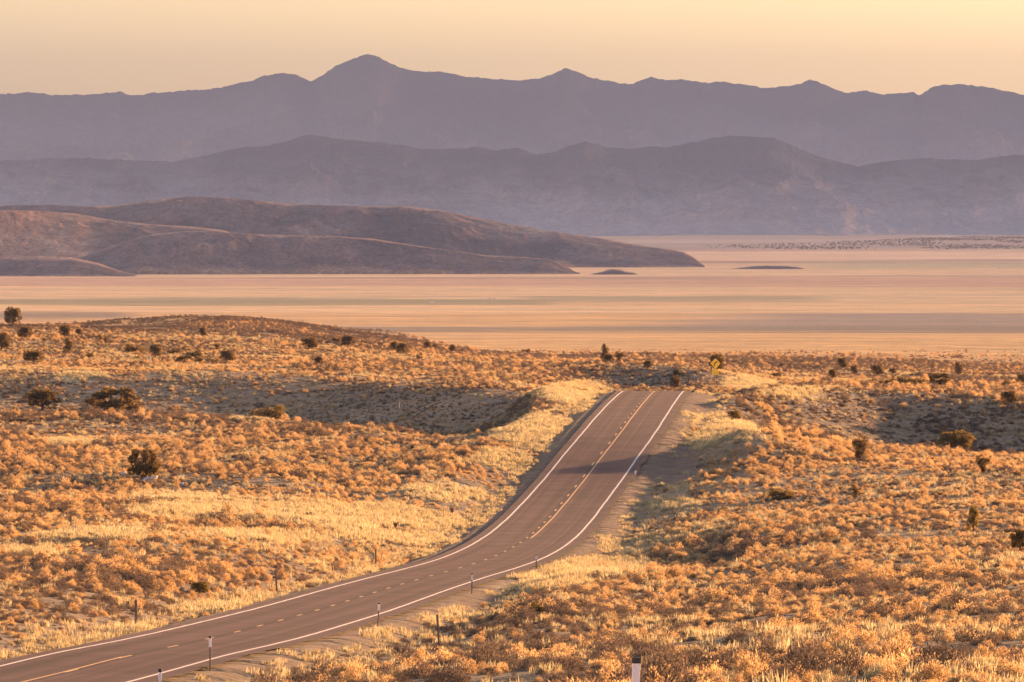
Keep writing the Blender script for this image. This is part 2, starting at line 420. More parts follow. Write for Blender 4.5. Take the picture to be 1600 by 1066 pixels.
def asphalt():
    m, n, l = newmat('worn_asphalt')
    out = n.new('ShaderNodeOutputMaterial'); b = n.new('ShaderNodeBsdfPrincipled')
    b.inputs['Roughness'].default_value = 0.85; b.inputs['Specular IOR Level'].default_value = 0.08
    b.inputs['Diffuse Roughness'].default_value = 0.8
    at = n.new('ShaderNodeAttribute'); at.attribute_name = 'tone'
    g = n.new('ShaderNodeNewGeometry')
    col = at.outputs['Color']
    for s, lo, hi, dt in ((40, 0.7, 1.3, 3), (0.25, 0.8, 1.2, 5)):
        no = n.new('ShaderNodeTexNoise'); no.inputs['Scale'].default_value = s; no.inputs['Detail'].default_value = dt
        l.new(g.outputs['Position'], no.inputs['Vector'])
        mr = n.new('ShaderNodeMapRange'); mr.inputs[1].default_value = 0.3; mr.inputs[2].default_value = 0.7
        mr.inputs[3].default_value = lo; mr.inputs[4].default_value = hi; l.new(no.outputs[0], mr.inputs[0])
        mu = n.new('ShaderNodeMix'); mu.data_type = 'RGBA'; mu.blend_type = 'MULTIPLY'; mu.inputs[0].default_value = 1
        l.new(col, mu.inputs[6]); l.new(mr.outputs[0], mu.inputs[7]); col = mu.outputs[2]
    l.new(col, b.inputs['Base Color'])
    no = n.new('ShaderNodeTexNoise'); no.inputs['Scale'].default_value = 18; no.inputs['Detail'].default_value = 4
    l.new(g.outputs['Position'], no.inputs['Vector'])
    bp = n.new('ShaderNodeBump'); bp.inputs['Strength'].default_value = 0.5; bp.inputs['Distance'].default_value = 0.02
    l.new(no.outputs[0], bp.inputs['Height']); l.new(bp.outputs[0], b.inputs['Normal'])
    l.new(b.outputs[0], out.inputs['Surface'])
    return m
M_asphalt = asphalt()
road = ribbon('road', 120, 1080, -4.35, 4.55, 0.0, M_asphalt, 1.0, 61, rag=True)
road['kind'] = 'structure'
rv = np.empty(len(road.data.vertices) * 3, np.float32); road.data.vertices.foreach_get('co', rv); rv = rv.reshape(-1, 3)
re_ = road_e(rv[:, 0].astype(float), rv[:, 1].astype(float)); ryy = rv[:, 1].astype(float)
tone = np.tile(np.array([[0.108, 0.051, 0.047]]), (len(rv), 1))
wheel = sum(np.exp(-0.5 * ((re_ - c) / 0.35) ** 2) for c in (-2.6, -0.95, 0.95, 2.6))
tone = tone * (1 - 0.20 * wheel)[:, None]
tone = tone * (0.55 + 0.9 * fbm(re_ * 3.4, ryy / 110, 4, 81))[:, None]
tone = mixc(tone, (0.036, 0.021, 0.02), np.exp(-0.5 * ((re_ + 0.17) / 0.15) ** 2) * 0.8)
tone = mixc(tone, (0.115, 0.068, 0.05), smooth(3.9, 4.5, np.abs(re_)) * 0.7)
ta = road.data.color_attributes.new('tone', 'FLOAT_COLOR', 'POINT')
ta.data.foreach_set('color', np.c_[tone, np.ones(len(tone))].astype(np.float32).ravel())

M_white = simple('white_road_paint', (0.47, 0.425, 0.42), 0.7, var=0.4, scale=5.0)
M_yellow = simple('yellow_road_paint', (0.36, 0.19, 0.06), 0.7, var=0.45, scale=5.0)
ribbon('edge_line', 121, 1079, -3.68, -3.52, 0.006, M_white, 1.5, 2, wob=0.05, parent=road)
ribbon('edge_line', 121, 1079, 3.52, 3.68, 0.006, M_white, 1.5, 2, wob=0.05, parent=road)
ribbon('no_passing_line', 600, 1079, 0.10, 0.24, 0.006, M_yellow, 1.5, 2, parent=road)
ribbon('no_passing_line', 121, 309, -0.34, -0.20, 0.006, M_yellow, 1.5, 2, parent=road)
dash0 = None
yy = 124.0
while yy < 1078:
    if dash0 is None:
        dash0 = True
    ribbon('dash', yy, yy + 3.05, -0.24, -0.10, 0.006, M_yellow, 0.76, 2, parent=road)
    yy += 12.2

# ------------------------------------------------------------------ hills and mountains
def range_mesh(name, crest, D, wf, wb, base_py, px0, px1, nseed, spur, mat, colf, nx=700, nf=110, nb=40, sil=1.2, basez=None, power=1.25, gscale=1.0, extra=None, outer=True):
    """a ridge whose crest line follows the skyline, with spurs and gullies running down its front"""
    cp = np.array(crest, float)
    pxs = np.linspace(px0, px1, nx)
    top = np.interp(pxs, cp[:, 0], cp[:, 1]); top = gauss(top, 1.5 / ((px1 - px0) / nx) + 0.3, 0)
    top = top - (fbm(pxs / 14, pxs * 0 + nseed, 4, nseed) - 0.5) * 2 * sil - (fbm(pxs / 4.5, pxs * 0 + nseed, 2, nseed + 5) - 0.5) * sil * 1.6
    tf = np.r_[-np.linspace(1, 0, nf) ** 1.2, np.linspace(0, 1, nb)[1:]]
    P, Tt = np.meshgrid(pxs, tf)
    cr = np.interp(P, pxs, top)
    X0 = (P - 800) / F * D
    wfl = wf * (0.8 + 0.4 * fbm(X0 / (wf * 1.2), X0 * 0, 2, nseed + 9))
    Yd = D + np.where(Tt < 0, Tt * wfl, Tt * wb)
    X = (P - 800) / F * Yd
    zt = CAMZ + pix_slope(cr) * D
    zb = basez if basez is not None else 4.0
    hgt = np.maximum(zt - zb, -5)
    a = 1 - np.abs(Tt)
    prof = np.where(Tt < 0, a ** power if power > 0 else np.sin(a * math.pi / 2), a ** 1.1)
    wx = X + (fbm(X / (wf * 0.3), Yd / (wf * 0.3), 3, nseed + 3) - 0.5) * wf * 0.25
    g = ridged(wx / (wf * 0.34 * gscale), Yd / (wf * 1.15 * gscale), 5, nseed + 20, 0.52)
    g2 = ridged(X / (wf * 0.10), Yd / (wf * 0.16), 4, nseed + 40)
    env = np.clip(a * (1 - a) * 4, 0, 1) * np.where(Tt < 0, 1, 0.6)
    z = zb + hgt * prof + hgt * env * ((g - 0.45) * spur + (g2 - 0.4) * spur * 0.36)
    if extra is not None: z = extra(X, Yd, z, P, Tt, zb)
    edge = np.minimum(1, a / 0.04)
    z = z * edge + (zb - 6) * (1 - edge)
    # nothing in front of the crest may stand above the skyline
    lim = CAMZ + pix_slope(cr + 0.6) * Yd
    z = np.where((Tt < -0.005), np.minimum(z, lim), np.minimum(z, CAMZ + pix_slope(cr) * Yd))
    V = np.c_[X.ravel(), Yd.ravel(), z.ravel()]
    cols = colf(X.ravel(), Yd.ravel(), z.ravel(), zb, hgt.ravel(), g.ravel(), a.ravel())
    me_ = mesh_np(name, V, grid_faces(len(tf), nx), cols)
    return link(name, me_, mat, kind='structure')

M_mtn = landmat('mountain_scrub_and_rock', [(0.004, 0.004, 0.9, 1.1), (0.02, 0.02, 0.82, 1.18), (0.07, 0.07, 0.72, 1.28)], [(0.03, 0.9, 18.0), (0.12, 0.8, 5.0)])
M_hill = landmat('hill_scrub', [(0.01, 0.01, 0.75, 1.25), (0.05, 0.05, 0.65, 1.35), (0.2, 0.2, 0.6, 1.4)], [(0.03, 0.8, 6.0), (0.12, 0.8, 2.0)])

FAR_CREST = [(-700,165),(-400,150),(-200,156),(0,148),(45,144),(85,149),(150,147),(188,143),(202,150),(250,144),(310,141),(345,138),(372,129),(395,127),(410,119),(435,114),(462,117),(484,127),
             (505,117),(525,103),(550,92),(575,85),(592,90),(612,100),(628,108),(660,111),(690,113),(720,119),(760,122),(800,126),(840,124),(862,116),(884,106),(900,111),(920,121),
             (945,126),(985,132),(1000,126),(1018,120),(1035,124),(1075,125),(1105,130),(1130,128),(1175,134),(1200,138),(1240,133),(1252,130),(1266,124),(1278,128),(1300,137),(1325,146),(1352,141),(1375,147),
             (1405,146),(1428,144),(1434,150),(1452,139),(1468,132),(1500,132),(1540,136),(1570,143),(1600,148),(1800,158),(2100,150),(2400,170)]
MID_CREST = [(-700,270),(-300,262),(-60,255),(0,252),(60,248),(130,247),(200,250),(270,253),(320,243),(375,231),(420,228),(455,219),(482,210),(515,215),(560,220),(605,224),(640,229),(665,234),(700,233),(748,230),
             (775,235),(805,230),(838,242),(870,236),(890,228),(914,221),(945,229),(990,234),(1010,229),(1045,230),(1090,221),(1135,212),(1170,214),(1210,216),(1235,226),(1265,240),(1290,247),(1340,261),
             (1370,254),(1410,250),(1445,247),(1480,249),(1525,250),(1560,244),(1600,242),(1700,250),(2000,240),(2400,265)]
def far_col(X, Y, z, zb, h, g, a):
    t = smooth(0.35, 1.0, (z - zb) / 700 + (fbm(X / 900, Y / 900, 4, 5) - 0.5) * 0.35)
    c = mixc(np.tile(np.array([[0.30, 0.25, 0.25]]), (len(X), 1)), (0.07, 0.055, 0.05), t)  # pale foot: thicker low haze put into the colour, dark forest above
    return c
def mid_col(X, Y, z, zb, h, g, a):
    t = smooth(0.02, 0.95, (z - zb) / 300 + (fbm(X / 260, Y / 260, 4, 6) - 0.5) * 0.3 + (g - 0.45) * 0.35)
    c = mixc(np.tile(np.array([[0.46, 0.395, 0.40]]), (len(X), 1)), (0.095, 0.082, 0.085), t)  # paler towards the base: low haze painted in, with a darker crest
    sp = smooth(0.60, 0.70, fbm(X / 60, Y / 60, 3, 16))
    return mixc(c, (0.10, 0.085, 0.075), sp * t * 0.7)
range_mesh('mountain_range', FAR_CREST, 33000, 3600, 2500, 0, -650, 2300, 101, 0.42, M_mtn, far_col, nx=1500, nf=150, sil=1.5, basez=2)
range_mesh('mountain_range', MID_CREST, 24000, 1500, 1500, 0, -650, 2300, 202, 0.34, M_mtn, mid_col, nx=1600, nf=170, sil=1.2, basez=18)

HILL_A = [(-500,335),(-200,326),(0,321),(80,320),(150,323),(200,318),(250,311),(290,307),(340,308),(390,312),(440,318),(500,320),(560,322),(640,323),(690,329),(720,335),(780,347),(850,360),(930,371),(1000,383),(1040,389),(1068,394),(1082,401),(1100,415),(1130,425)]
HILL_C = [(-500,340),(-200,328),(0,328),(60,330),(120,334),(180,345),(240,351),(300,354),(350,360),(400,380),(440,412),(470,430)]
HILL_B = [(70,430),(110,407),(140,397),(180,383),(220,370),(255,364),(300,361),(350,363),(420,367),(520,369),(580,373),(640,382),(700,391),(760,399),(820,402),(858,405),(878,413),(900,425),(930,432)]
HILL_D = [(-300,405),(-60,402),(0,402),(60,400),(110,402),(150,410),(190,424),(220,432)]
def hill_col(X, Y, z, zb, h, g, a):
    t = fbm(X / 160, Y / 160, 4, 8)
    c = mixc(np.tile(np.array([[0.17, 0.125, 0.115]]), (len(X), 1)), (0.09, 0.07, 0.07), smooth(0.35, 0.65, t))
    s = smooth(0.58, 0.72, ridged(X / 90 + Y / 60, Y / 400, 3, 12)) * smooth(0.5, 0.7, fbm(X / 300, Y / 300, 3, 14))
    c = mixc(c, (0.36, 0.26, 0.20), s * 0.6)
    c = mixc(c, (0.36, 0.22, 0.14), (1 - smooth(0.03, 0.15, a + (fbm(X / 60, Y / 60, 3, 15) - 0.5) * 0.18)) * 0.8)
    return mixc(c, (0.46, 0.28, 0.19), smooth(0.80, 0.93, a + (t - 0.5) * 0.25) * 0.9)  # paler crest: sunlit ridge tops put into the colour
def spurs(X, Y, z, P, Tt, zb):
    """side ridges that run out from the crest, their right flanks turned to the sun"""
    for p0, w_, t0, tw, h_ in ((-5, 56, -0.30, 0.36, 52), (-170, 50, -0.4, 0.3, 30)):
        c_ = p0 + (Tt - t0) * 60
        z = z + h_ * np.exp(-((P - c_) / w_) ** 2 - ((Tt - t0) / tw) ** 2)
    return z
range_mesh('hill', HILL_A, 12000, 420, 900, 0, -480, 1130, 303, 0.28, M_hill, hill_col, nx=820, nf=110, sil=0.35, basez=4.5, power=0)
range_mesh('hill', HILL_C, 11000, 420, 500, 0, -480, 470, 404, 0.2, M_hill, lambda X, Y, *a: mixc(hill_col(X, Y, *a) * 1.1, (0.52, 0.30, 0.19), smooth(185, 120, 800 + F * X / Y + (fbm(X / 50, Y / 50, 3, 18) - 0.5) * 120) * 0.5), nx=420, nf=90, sil=0.3, basez=4.5, power=0, extra=spurs)  # orange left end: sunlit patch painted into the hill colour
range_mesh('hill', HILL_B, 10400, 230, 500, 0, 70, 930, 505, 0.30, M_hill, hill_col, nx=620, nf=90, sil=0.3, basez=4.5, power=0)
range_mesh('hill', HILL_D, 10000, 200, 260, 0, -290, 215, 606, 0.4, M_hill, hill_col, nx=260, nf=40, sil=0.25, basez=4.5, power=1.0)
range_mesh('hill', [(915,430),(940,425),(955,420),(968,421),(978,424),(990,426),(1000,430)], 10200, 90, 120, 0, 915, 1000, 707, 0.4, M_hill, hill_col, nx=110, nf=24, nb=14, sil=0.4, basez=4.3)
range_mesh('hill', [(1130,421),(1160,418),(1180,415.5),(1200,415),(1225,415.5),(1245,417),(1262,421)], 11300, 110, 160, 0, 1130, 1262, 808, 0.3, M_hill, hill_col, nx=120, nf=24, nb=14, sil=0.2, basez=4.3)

# ------------------------------------------------------------------ plants: shapes
def blades(specs):
    """specs: list of (root, tip, width, side) -> thin pointed quads"""
    V, Q = [], []
    for p, q, w_, s in specs:
        m = p + (q - p) * 0.45
        k = len(V); V += [p, m + s * w_, q, m - s * w_]; Q.append((k, k + 1, k + 2, k + 3))
    return np.array(V), np.array(Q)

def brush(seed, n, h=0.6, w=0.5, spread=0.35, tip=0.016, ln=(0.07, 0.15), lobes=5):
    """a rounded shrub: short leaf sprays and flower heads packed over a few merging domes, twigs showing in the gaps"""
    r = np.random.default_rng(seed); sp = []
    lob = [(0.0, 0.0, 1.0)] + [(r.uniform(-0.45, 0.45), r.uniform(-0.45, 0.45), r.uniform(0.55, 0.95)) for _ in range(lobes)]
    for i in range(n):
        lx, ly, lh = lob[r.integers(len(lob))]
        th = r.uniform(0, 2 * math.pi); el = math.asin(r.uniform(0.02, 1))
        d = np.array([math.cos(th) * math.cos(el), math.sin(th) * math.cos(el), math.sin(el)])
        rad = 1 - 0.45 * r.uniform(0, 1) ** 2.2
        c = np.array([lx * w * 0.55, ly * w * 0.55, 0.0]) + d * np.array([w * 0.58, w * 0.58, h * lh]) * rad
        for k in range(3):
            dd = d * 0.7 + np.array([0, 0, 0.45]) + r.normal(0, spread, 3); dd /= np.linalg.norm(dd)
            L = r.uniform(*ln)
            o = r.normal(0, 0.028, 3)
            p = c + o - dd * L * 0.5; q = c + o + dd * L * 0.5
            p[2] = max(p[2], -0.03)
            s = np.cross(dd, r.normal(0, 1, 3)); s /= np.linalg.norm(s) + 1e-9
            sp.append((p, q, tip * r.uniform(0.7, 1.4), s))
    for i in range(14):
        th = r.uniform(0, 2 * math.pi); q = np.array([math.cos(th) * w * 0.5, math.sin(th) * w * 0.5, h * r.uniform(0.3, 0.7)])
        sp.append((np.array([0, 0, -0.03]), q, 0.012, np.array([-math.sin(th), math.cos(th), 0])))
    return blades(sp)

def tuft(seed, n=26, h=0.42, w=0.16):
    r = np.random.default_rng(seed); sp = []
    for i in range(n):
        th = r.uniform(0, 2 * math.pi); b = np.array([r.normal(0, w * 0.5), r.normal(0, w * 0.5), -0.02])
        ln = h * r.uniform(0.6, 1.1); lean = r.uniform(0.05, 0.6)
        q = b + np.array([math.cos(th) * lean * ln, math.sin(th) * lean * ln, ln])
        s = np.array([-math.sin(th + r.normal(0, 0.7)), math.cos(th), 0.0]); s /= np.linalg.norm(s)
        sp.append((b, q, 0.013 * r.uniform(0.7, 1.5), s))
    return blades(sp)

def crown(seed, n, kind='round'):
    """a juniper crown in a unit box: leaf sprays gathered in clumps with gaps between them"""
    r = np.random.default_rng(seed); sp = []
    cl = []
    nc = 26
    while len(cl) < nc:
        p = r.uniform(-1, 1, 3)
        if kind == 'round':
            if np.linalg.norm(p * np.array([1, 1, 1])) > 1: continue
            c = np.array([p[0] * 0.40, p[1] * 0.40, 0.50 + p[2] * 0.42])
        elif kind == 'hedge':
            c = np.array([p[0] * 0.42, p[1] * 0.40, 0.5 + p[2] * 0.38])
        elif kind == 'tall':
            if p[0] ** 2 + p[1] ** 2 > 1: continue
            t = (p[2] + 1) / 2; k = 0.42 * (1.05 - 0.55 * t) * (0.6 + 0.8 * min(t * 3, 1) * 0.5)
            c = np.array([p[0] * k + 0.12 * (t - 0.5), p[1] * k, 0.1 + 0.82 * t])
        elif kind == 'vase':
            if p[0] ** 2 + p[1] ** 2 > 1: continue
            t = (p[2] + 1) / 2; k = 0.12 + 0.32 * t
            c = np.array([p[0] * k, p[1] * k, 0.2 + 0.72 * t])
        else:                                   # low and spreading
            if np.linalg.norm(p) > 1: continue
            c = np.array([p[0] * 0.45, p[1] * 0.42, 0.36 + p[2] * 0.34 + 0.15 * r.uniform(-1, 1)])
        cl.append((c, r.uniform(0.09, 0.17)))
    per = n // nc
    for c, rad in cl:
        for _ in range(per):
            d = r.normal(0, 1, 3); d /= np.linalg.norm(d)
            q = c + d * rad * r.uniform(0.6, 1.15)
            dd = d + np.array([0, 0, 0.5]) + r.normal(0, 0.4, 3); dd /= np.linalg.norm(dd)
            L = r.uniform(0.05, 0.10)
            s = np.cross(dd, r.normal(0, 1, 3)); s /= np.linalg.norm(s) + 1e-9
            p = q - dd * L * 0.5; p[2] = max(p[2], 0.0)
            e = q + dd * L * 0.5; e[2] = max(e[2], 0.01)
            sp.append((p, e, 0.021 * r.uniform(0.7, 1.4), s))
    return blades(sp)

def tube(pts, rads, sides=6):
    pts = [np.array(p, float) for p in pts]; V = []; Q = []
    for i, (p, r_) in enumerate(zip(pts, rads)):
        d = pts[min(i + 1, len(pts) - 1)] - pts[max(i - 1, 0)]; d /= np.linalg.norm(d) + 1e-9
        a = np.cross(d, [0.3, 1, 0.1]); a /= np.linalg.norm(a); b = np.cross(d, a)
        for k in range(sides):
            t = 2 * math.pi * k / sides; V.append(p + (a * math.cos(t) + b * math.sin(t)) * r_)
    n = len(pts)
    for i in range(n - 1):
        for k in range(sides):
            k2 = (k + 1) % sides; Q.append((i * sides + k, i * sides + k2, (i + 1) * sides + k2, (i + 1) * sides + k))
    return np.array(V), np.array(Q)

def joinvq(parts):
    V, Q, o_ = [], [], 0
    for v, q in parts: V.append(v); Q.append(q + o_); o_ += len(v)
    return np.vstack(V), np.vstack(Q)

M_gold = leafmat('golden_rabbitbrush', (0.31, 0.205, 0.108), (0.56, 0.39, 0.205), 0.42)
M_sage = leafmat('grey_sagebrush', (0.095, 0.075, 0.066), (0.23, 0.17, 0.125), 0.2)
M_straw = leafmat('straw_grass', (0.31, 0.26, 0.155), (0.43, 0.375, 0.245), 0.45)
M_juniper = leafmat('juniper_foliage', (0.12, 0.082, 0.034), (0.19, 0.13, 0.055), 0.35)
M_green = leafmat('olive_shrub_foliage', (0.16, 0.115, 0.04), (0.24, 0.17, 0.06), 0.35)
M_dead = simple('dead_twigs', (0.10, 0.065, 0.05), 0.9)
M_bark = simple('juniper_bark', (0.14, 0.09, 0.065), 0.9, var=0.25, scale=20, bump=0.4)

gold_me, sage_me, grass_me = [], [], []
for i in range(8):
    v, q = brush(100 + i, (400, 330, 430, 260)[i % 4], h=(0.60, 0.78, 0.48, 0.66)[i % 4], w=(0.62, 0.5, 0.74, 0.55)[i % 4], spread=(0.32, 0.25, 0.35, 0.5)[i % 4], tip=0.0115, ln=(0.05, 0.115))
    m_ = mesh_np('rabbitbrush', v, q, None, False); m_.materials.append(M_gold); gold_me.append(m_)
for i in range(8):
    v, q = brush(200 + i, (360, 240, 380, 160)[i % 4], h=(0.58, 0.8, 0.45, 0.7)[i % 4], w=(0.68, 0.55, 0.8, 0.6)[i % 4], spread=(0.45, 0.4, 0.45, 0.7)[i % 4], tip=0.013, ln=(0.05, 0.11))
    m_ = mesh_np('sagebrush', v, q, None, False); m_.materials.append(M_sage); sage_me.append(m_)
for i in range(5):
    v, q = joinvq([tuft(300 + i * 7 + k, 16) if k == 0 else (lambda a: (a[0] + np.array([random.uniform(-.35, .35), random.uniform(-.35, .35), 0]), a[1]))(tuft(300 + i * 7 + k, 14, random.uniform(.28, .45))) for k in range(4)])
    m_ = mesh_np('grass_tuft', v, q, None, False); m_.materials.append(M_straw); grass_me.append(m_)

def source(name, meshes):
    col = bpy.data.collections.new(name)
    for m_ in meshes:
        ob = bpy.data.objects.new(m_.name, m_); col.objects.link(ob)
    return col
col_gold, col_sage, col_grass = source('rabbitbrush_shapes', gold_me), source('sagebrush_shapes', sage_me), source('grass_shapes', grass_me)

def scatter_obj(name, P, scl, rot, idx, col):
    """a cloud of points carrying one plant each, as one object"""
    me_ = bpy.data.meshes.new(name)
    me_.vertices.add(len(P)); me_.vertices.foreach_set('co', np.asarray(P, np.float32).ravel())
    a = me_.attributes.new('scl', 'FLOAT_VECTOR', 'POINT'); a.data.foreach_set('vector', np.asarray(scl, np.float32).ravel())
    a = me_.attributes.new('rot', 'FLOAT_VECTOR', 'POINT'); a.data.foreach_set('vector', np.asarray(rot, np.float32).ravel())
    a = me_.attributes.new('idx', 'INT', 'POINT'); a.data.foreach_set('value', np.asarray(idx, np.int32))
    ob = bpy.data.objects.new(name, me_); C.objects.link(ob)
    ng = bpy.data.node_groups.new(name, 'GeometryNodeTree')
    ng.interface.new_socket('Geometry', in_out='INPUT', socket_type='NodeSocketGeometry')
    ng.interface.new_socket('Geometry', in_out='OUTPUT', socket_type='NodeSocketGeometry')
    n, l = ng.nodes, ng.links
    gi, go = n.new('NodeGroupInput'), n.new('NodeGroupOutput')
    ci = n.new('GeometryNodeCollectionInfo'); ci.inputs['Collection'].default_value = col
    ci.inputs['Separate Children'].default_value = True; ci.inputs['Reset Children'].default_value = True
    ip = n.new('GeometryNodeInstanceOnPoints'); ip.inputs['Pick Instance'].default_value = True
    def at(nm, ty):
        k = n.new('GeometryNodeInputNamedAttribute'); k.data_type = ty; k.inputs['Name'].default_value = nm
        return k.outputs['Attribute']
    l.new(gi.outputs[0], ip.inputs['Points']); l.new(ci.outputs[0], ip.inputs['Instance'])
    l.new(at('idx', 'INT'), ip.inputs['Instance Index'])
    er = n.new('FunctionNodeEulerToRotation'); l.new(at('rot', 'FLOAT_VECTOR'), er.inputs[0]); l.new(er.outputs[0], ip.inputs['Rotation'])
    l.new(at('scl', 'FLOAT_VECTOR'), ip.inputs['Scale'])
    l.new(ip.outputs[0], go.inputs[0])
    md = ob.modifiers.new('scatter', 'NODES'); md.node_group = ng
    return ob

def spread(n, d0, d1, seed, smax=0.073):
    """n points spread evenly by area over the wedge of land in front of the camera"""
    r = np.random.default_rng(seed)
    d = np.sqrt(r.uniform(d0 ** 2, d1 ** 2, n)); X = r.uniform(-1, 1, n) * (smax * d + 9)
    Z = ground(X, d)
    px, py = project(X, d, Z)
    return r, X, d, Z, px, py

# ---- sagebrush and rabbitbrush
r, X, Y, Z, px, py = spread(520000, 150, 1800, 11)
r2, X2, Y2, Z2, px2, py2 = spread(40000, 1800, 2700, 13)
thin = r2.uniform(0, 1, len(Y2)) < (1 - smooth(1800, 2650, Y2)) ** 1.6
X2, Y2, Z2, px2, py2 = [a_[thin] for a_ in (X2, Y2, Z2, px2, py2)]
X, Y, Z, px, py = [np.r_[a_, b_] for a_, b_ in zip((X, Y, Z, px, py), (X2, Y2, Z2, px2, py2))]
e = np.abs(road_e(X, Y)); mm = meadow_mask(px, py, X, Y)
pullm = patch(px, py, X, Y, [(1045,690,45,40),(1030,740,50,22),(1085,632,32,24),(700,938,70,12)], 51) * (e < 20)
HOLLOW = [(1380,655,230,38),(1560,690,80,26),(560,640,300,30),(380,618,120,16),(120,612,170,16),(1010,590,120,14)]
clump = fbm(X / 7, Y / 12, 3, 91) + 0.16 * patch(px, py, X, Y, HOLLOW, 61) + 0.07 * (1 - smooth(350, 560, Y)); zone = fbm(X / 60, Y / 110, 3, 95)
keep = (e > 5.4 + 2.4 * fbm(X / 5, Y / 14, 2, 93)) & (r.uniform(0, 1, len(X)) > mm * 0.93) & (r.uniform(0, 1, len(X)) > pullm * 0.97) & (clump + r.uniform(-0.2, 0.2, len(X)) > 0.37)
keep &= r.uniform(0, 1, len(X)) > 0.35 * (1 - smooth(7, 12, e))
X, Y, Z, px, py, zone, clump, e = [a[keep] for a in (X, Y, Z, px, py, zone, clump, e)]
rr = np.random.default_rng(12)
size = (1 - 0.35 * smooth(1850, 2500, Y)) * np.clip(rr.lognormal(-0.74, 0.45, len(X)), 0.22, 1.5)
size = size * (0.6 + 0.4 * smooth(7, 13, e)) * (0.68 + 0.5 * smooth(0.42, 0.68, fbm(X / 22, Y / 45, 3, 96)))
rightness = smooth(-10, 30, X - road_x(Y)) * (1 - smooth(760, 900, Y))
is_gold = (zone + (rr.uniform(0, 1, len(X)) - 0.5) * 0.9) < (0.35 + 0.10 * rightness + 0.05 * (Y < 600)) 
is_gold &= ~(patch(px, py, X, Y, [(225,507,80,11),(340,497,60,6),(700,745,0.1,0.1),(1230,850,0.1,0.1)], 71) > 0.4)  # sagebrush only: shade on the knoll put in as darker plants
S = np.c_[size * rr.uniform(0.9, 1.25, len(X)), size * rr.uniform(0.9, 1.25, len(X)), size * rr.uniform(0.7, 1.05, len(X))]
ROT = np.c_[rr.normal(0, 0.08, len(X)), rr.normal(0, 0.08, len(X)), rr.uniform(0, 6.28, len(X))]
IDX = rr.integers(0, 8, len(X))
inframe = (px > 4) & (px < 1596) & (py < 1058) & (py > 480)
show = np.where(inframe, size / Y, 0)
bush_choice = {}
for flag, meshes, col, nm in ((True, gold_me, col_gold, 'rabbitbrush'), (False, sage_me, col_sage, 'sagebrush')):
    ids = np.where(is_gold == flag)[0]
    order_ = ids[np.argsort(-show[ids])]
    single, rest = order_[:290], order_[290:]
    bush_choice[nm] = (single, meshes)
    ob = scatter_obj(nm + '_cover', np.c_[X, Y, Z - 0.02][rest], S[rest], ROT[rest], IDX[rest], col)
    ob['kind'] = 'stuff'
    ob['label'] = ('golden rabbitbrush' if flag else 'grey brown sagebrush') + ' covering the slopes on both sides of the road'
    ob['category'] = 'ground cover'
BX, BY, BZ, BPX, BPY = X, Y, Z, px, py
IDX_B, ROT_B, S_B = IDX, ROT, S

# ---- dry grass between the bushes, thick in the meadow and along the verges
r, X, Y, Z, px, py = spread(420000, 150, 1500, 21)
e = np.abs(road_e(X, Y)); mm = meadow_mask(px, py, X, Y)
pullm = patch(px, py, X, Y, [(1045,690,45,40),(1030,740,50,22),(1085,632,32,24),(700,938,70,12)], 51) * (e < 20)
pr = 0.05 + 0.9 * mm + 0.22 * (1 - smooth(6, 10, e)) * (fbm(X / 3, Y / 16, 2, 98) > 0.42) + 0.25 * smooth(0.55, 0.7, fbm(X / 12, Y / 25, 3, 97))
keep = (e > 4.7 + 2.2 * fbm(X / 2.5, Y / 10, 2, 99)) & (r.uniform(0, 1, len(X)) < pr * (1 - 0.9 * pullm))
X, Y, Z, mm = [a[keep] for a in (X, Y, Z, mm)]
size = r.uniform(0.6, 1.2, len(X)) * (1 + 0.25 * mm)
ob = scatter_obj('dry_grass', np.c_[X, Y, Z - 0.01], np.c_[size, size, size * r.uniform(0.7, 1.1, len(X))],
                 np.c_[np.zeros(len(X)), np.zeros(len(X)), r.uniform(0, 6.28, len(X))], r.integers(0, 5, len(X)), col_grass)
ob['kind'] = 'stuff'; ob['label'] = 'pale straw coloured dry grass in the meadow and along the road verges'; ob['category'] = 'grass'

# ------------------------------------------------------------------ single bushes, the ones that show largest
MARKS = [(988, 1040, 'the nearest white post'), (626, 1015, 'the bare dead shrub'), (686, 990, 'the rusty thin post'), (590, 965, 'the leaning delineator'),
         (737, 915, 'the midway delineator'), (838, 880, 'the furthest delineator'), (852, 952, 'the shaded olive shrub'), (1594, 848, 'the right edge dark juniper'),
         (1521, 815, 'the slender leaning juniper'), (1337, 773, 'the thin little green juniper'), (1220, 771, 'the green low shrub'), (1345, 703, 'the vase shaped tree'),
         (312, 919, 'the dome shaped brown bush'), (212, 970, 'the grey post at lower left'), (433, 915, 'the leaning grey post'), (587, 876, 'the thin shoulder post'),
         (228, 727, 'the leaning juniper'), (480, 805, 'the pale meadow'), (1600, 1066, 'the bottom right corner'), (1300, 1066, 'the bottom edge, right half'), (0, 800, 'the far left edge'),
         (1600, 950, 'the right edge'), (1200, 900, 'the middle right slope'), (1080, 830, 'the road bend'), (1400, 870, 'the right slope centre'), (100, 880, 'the hollow at far left')]
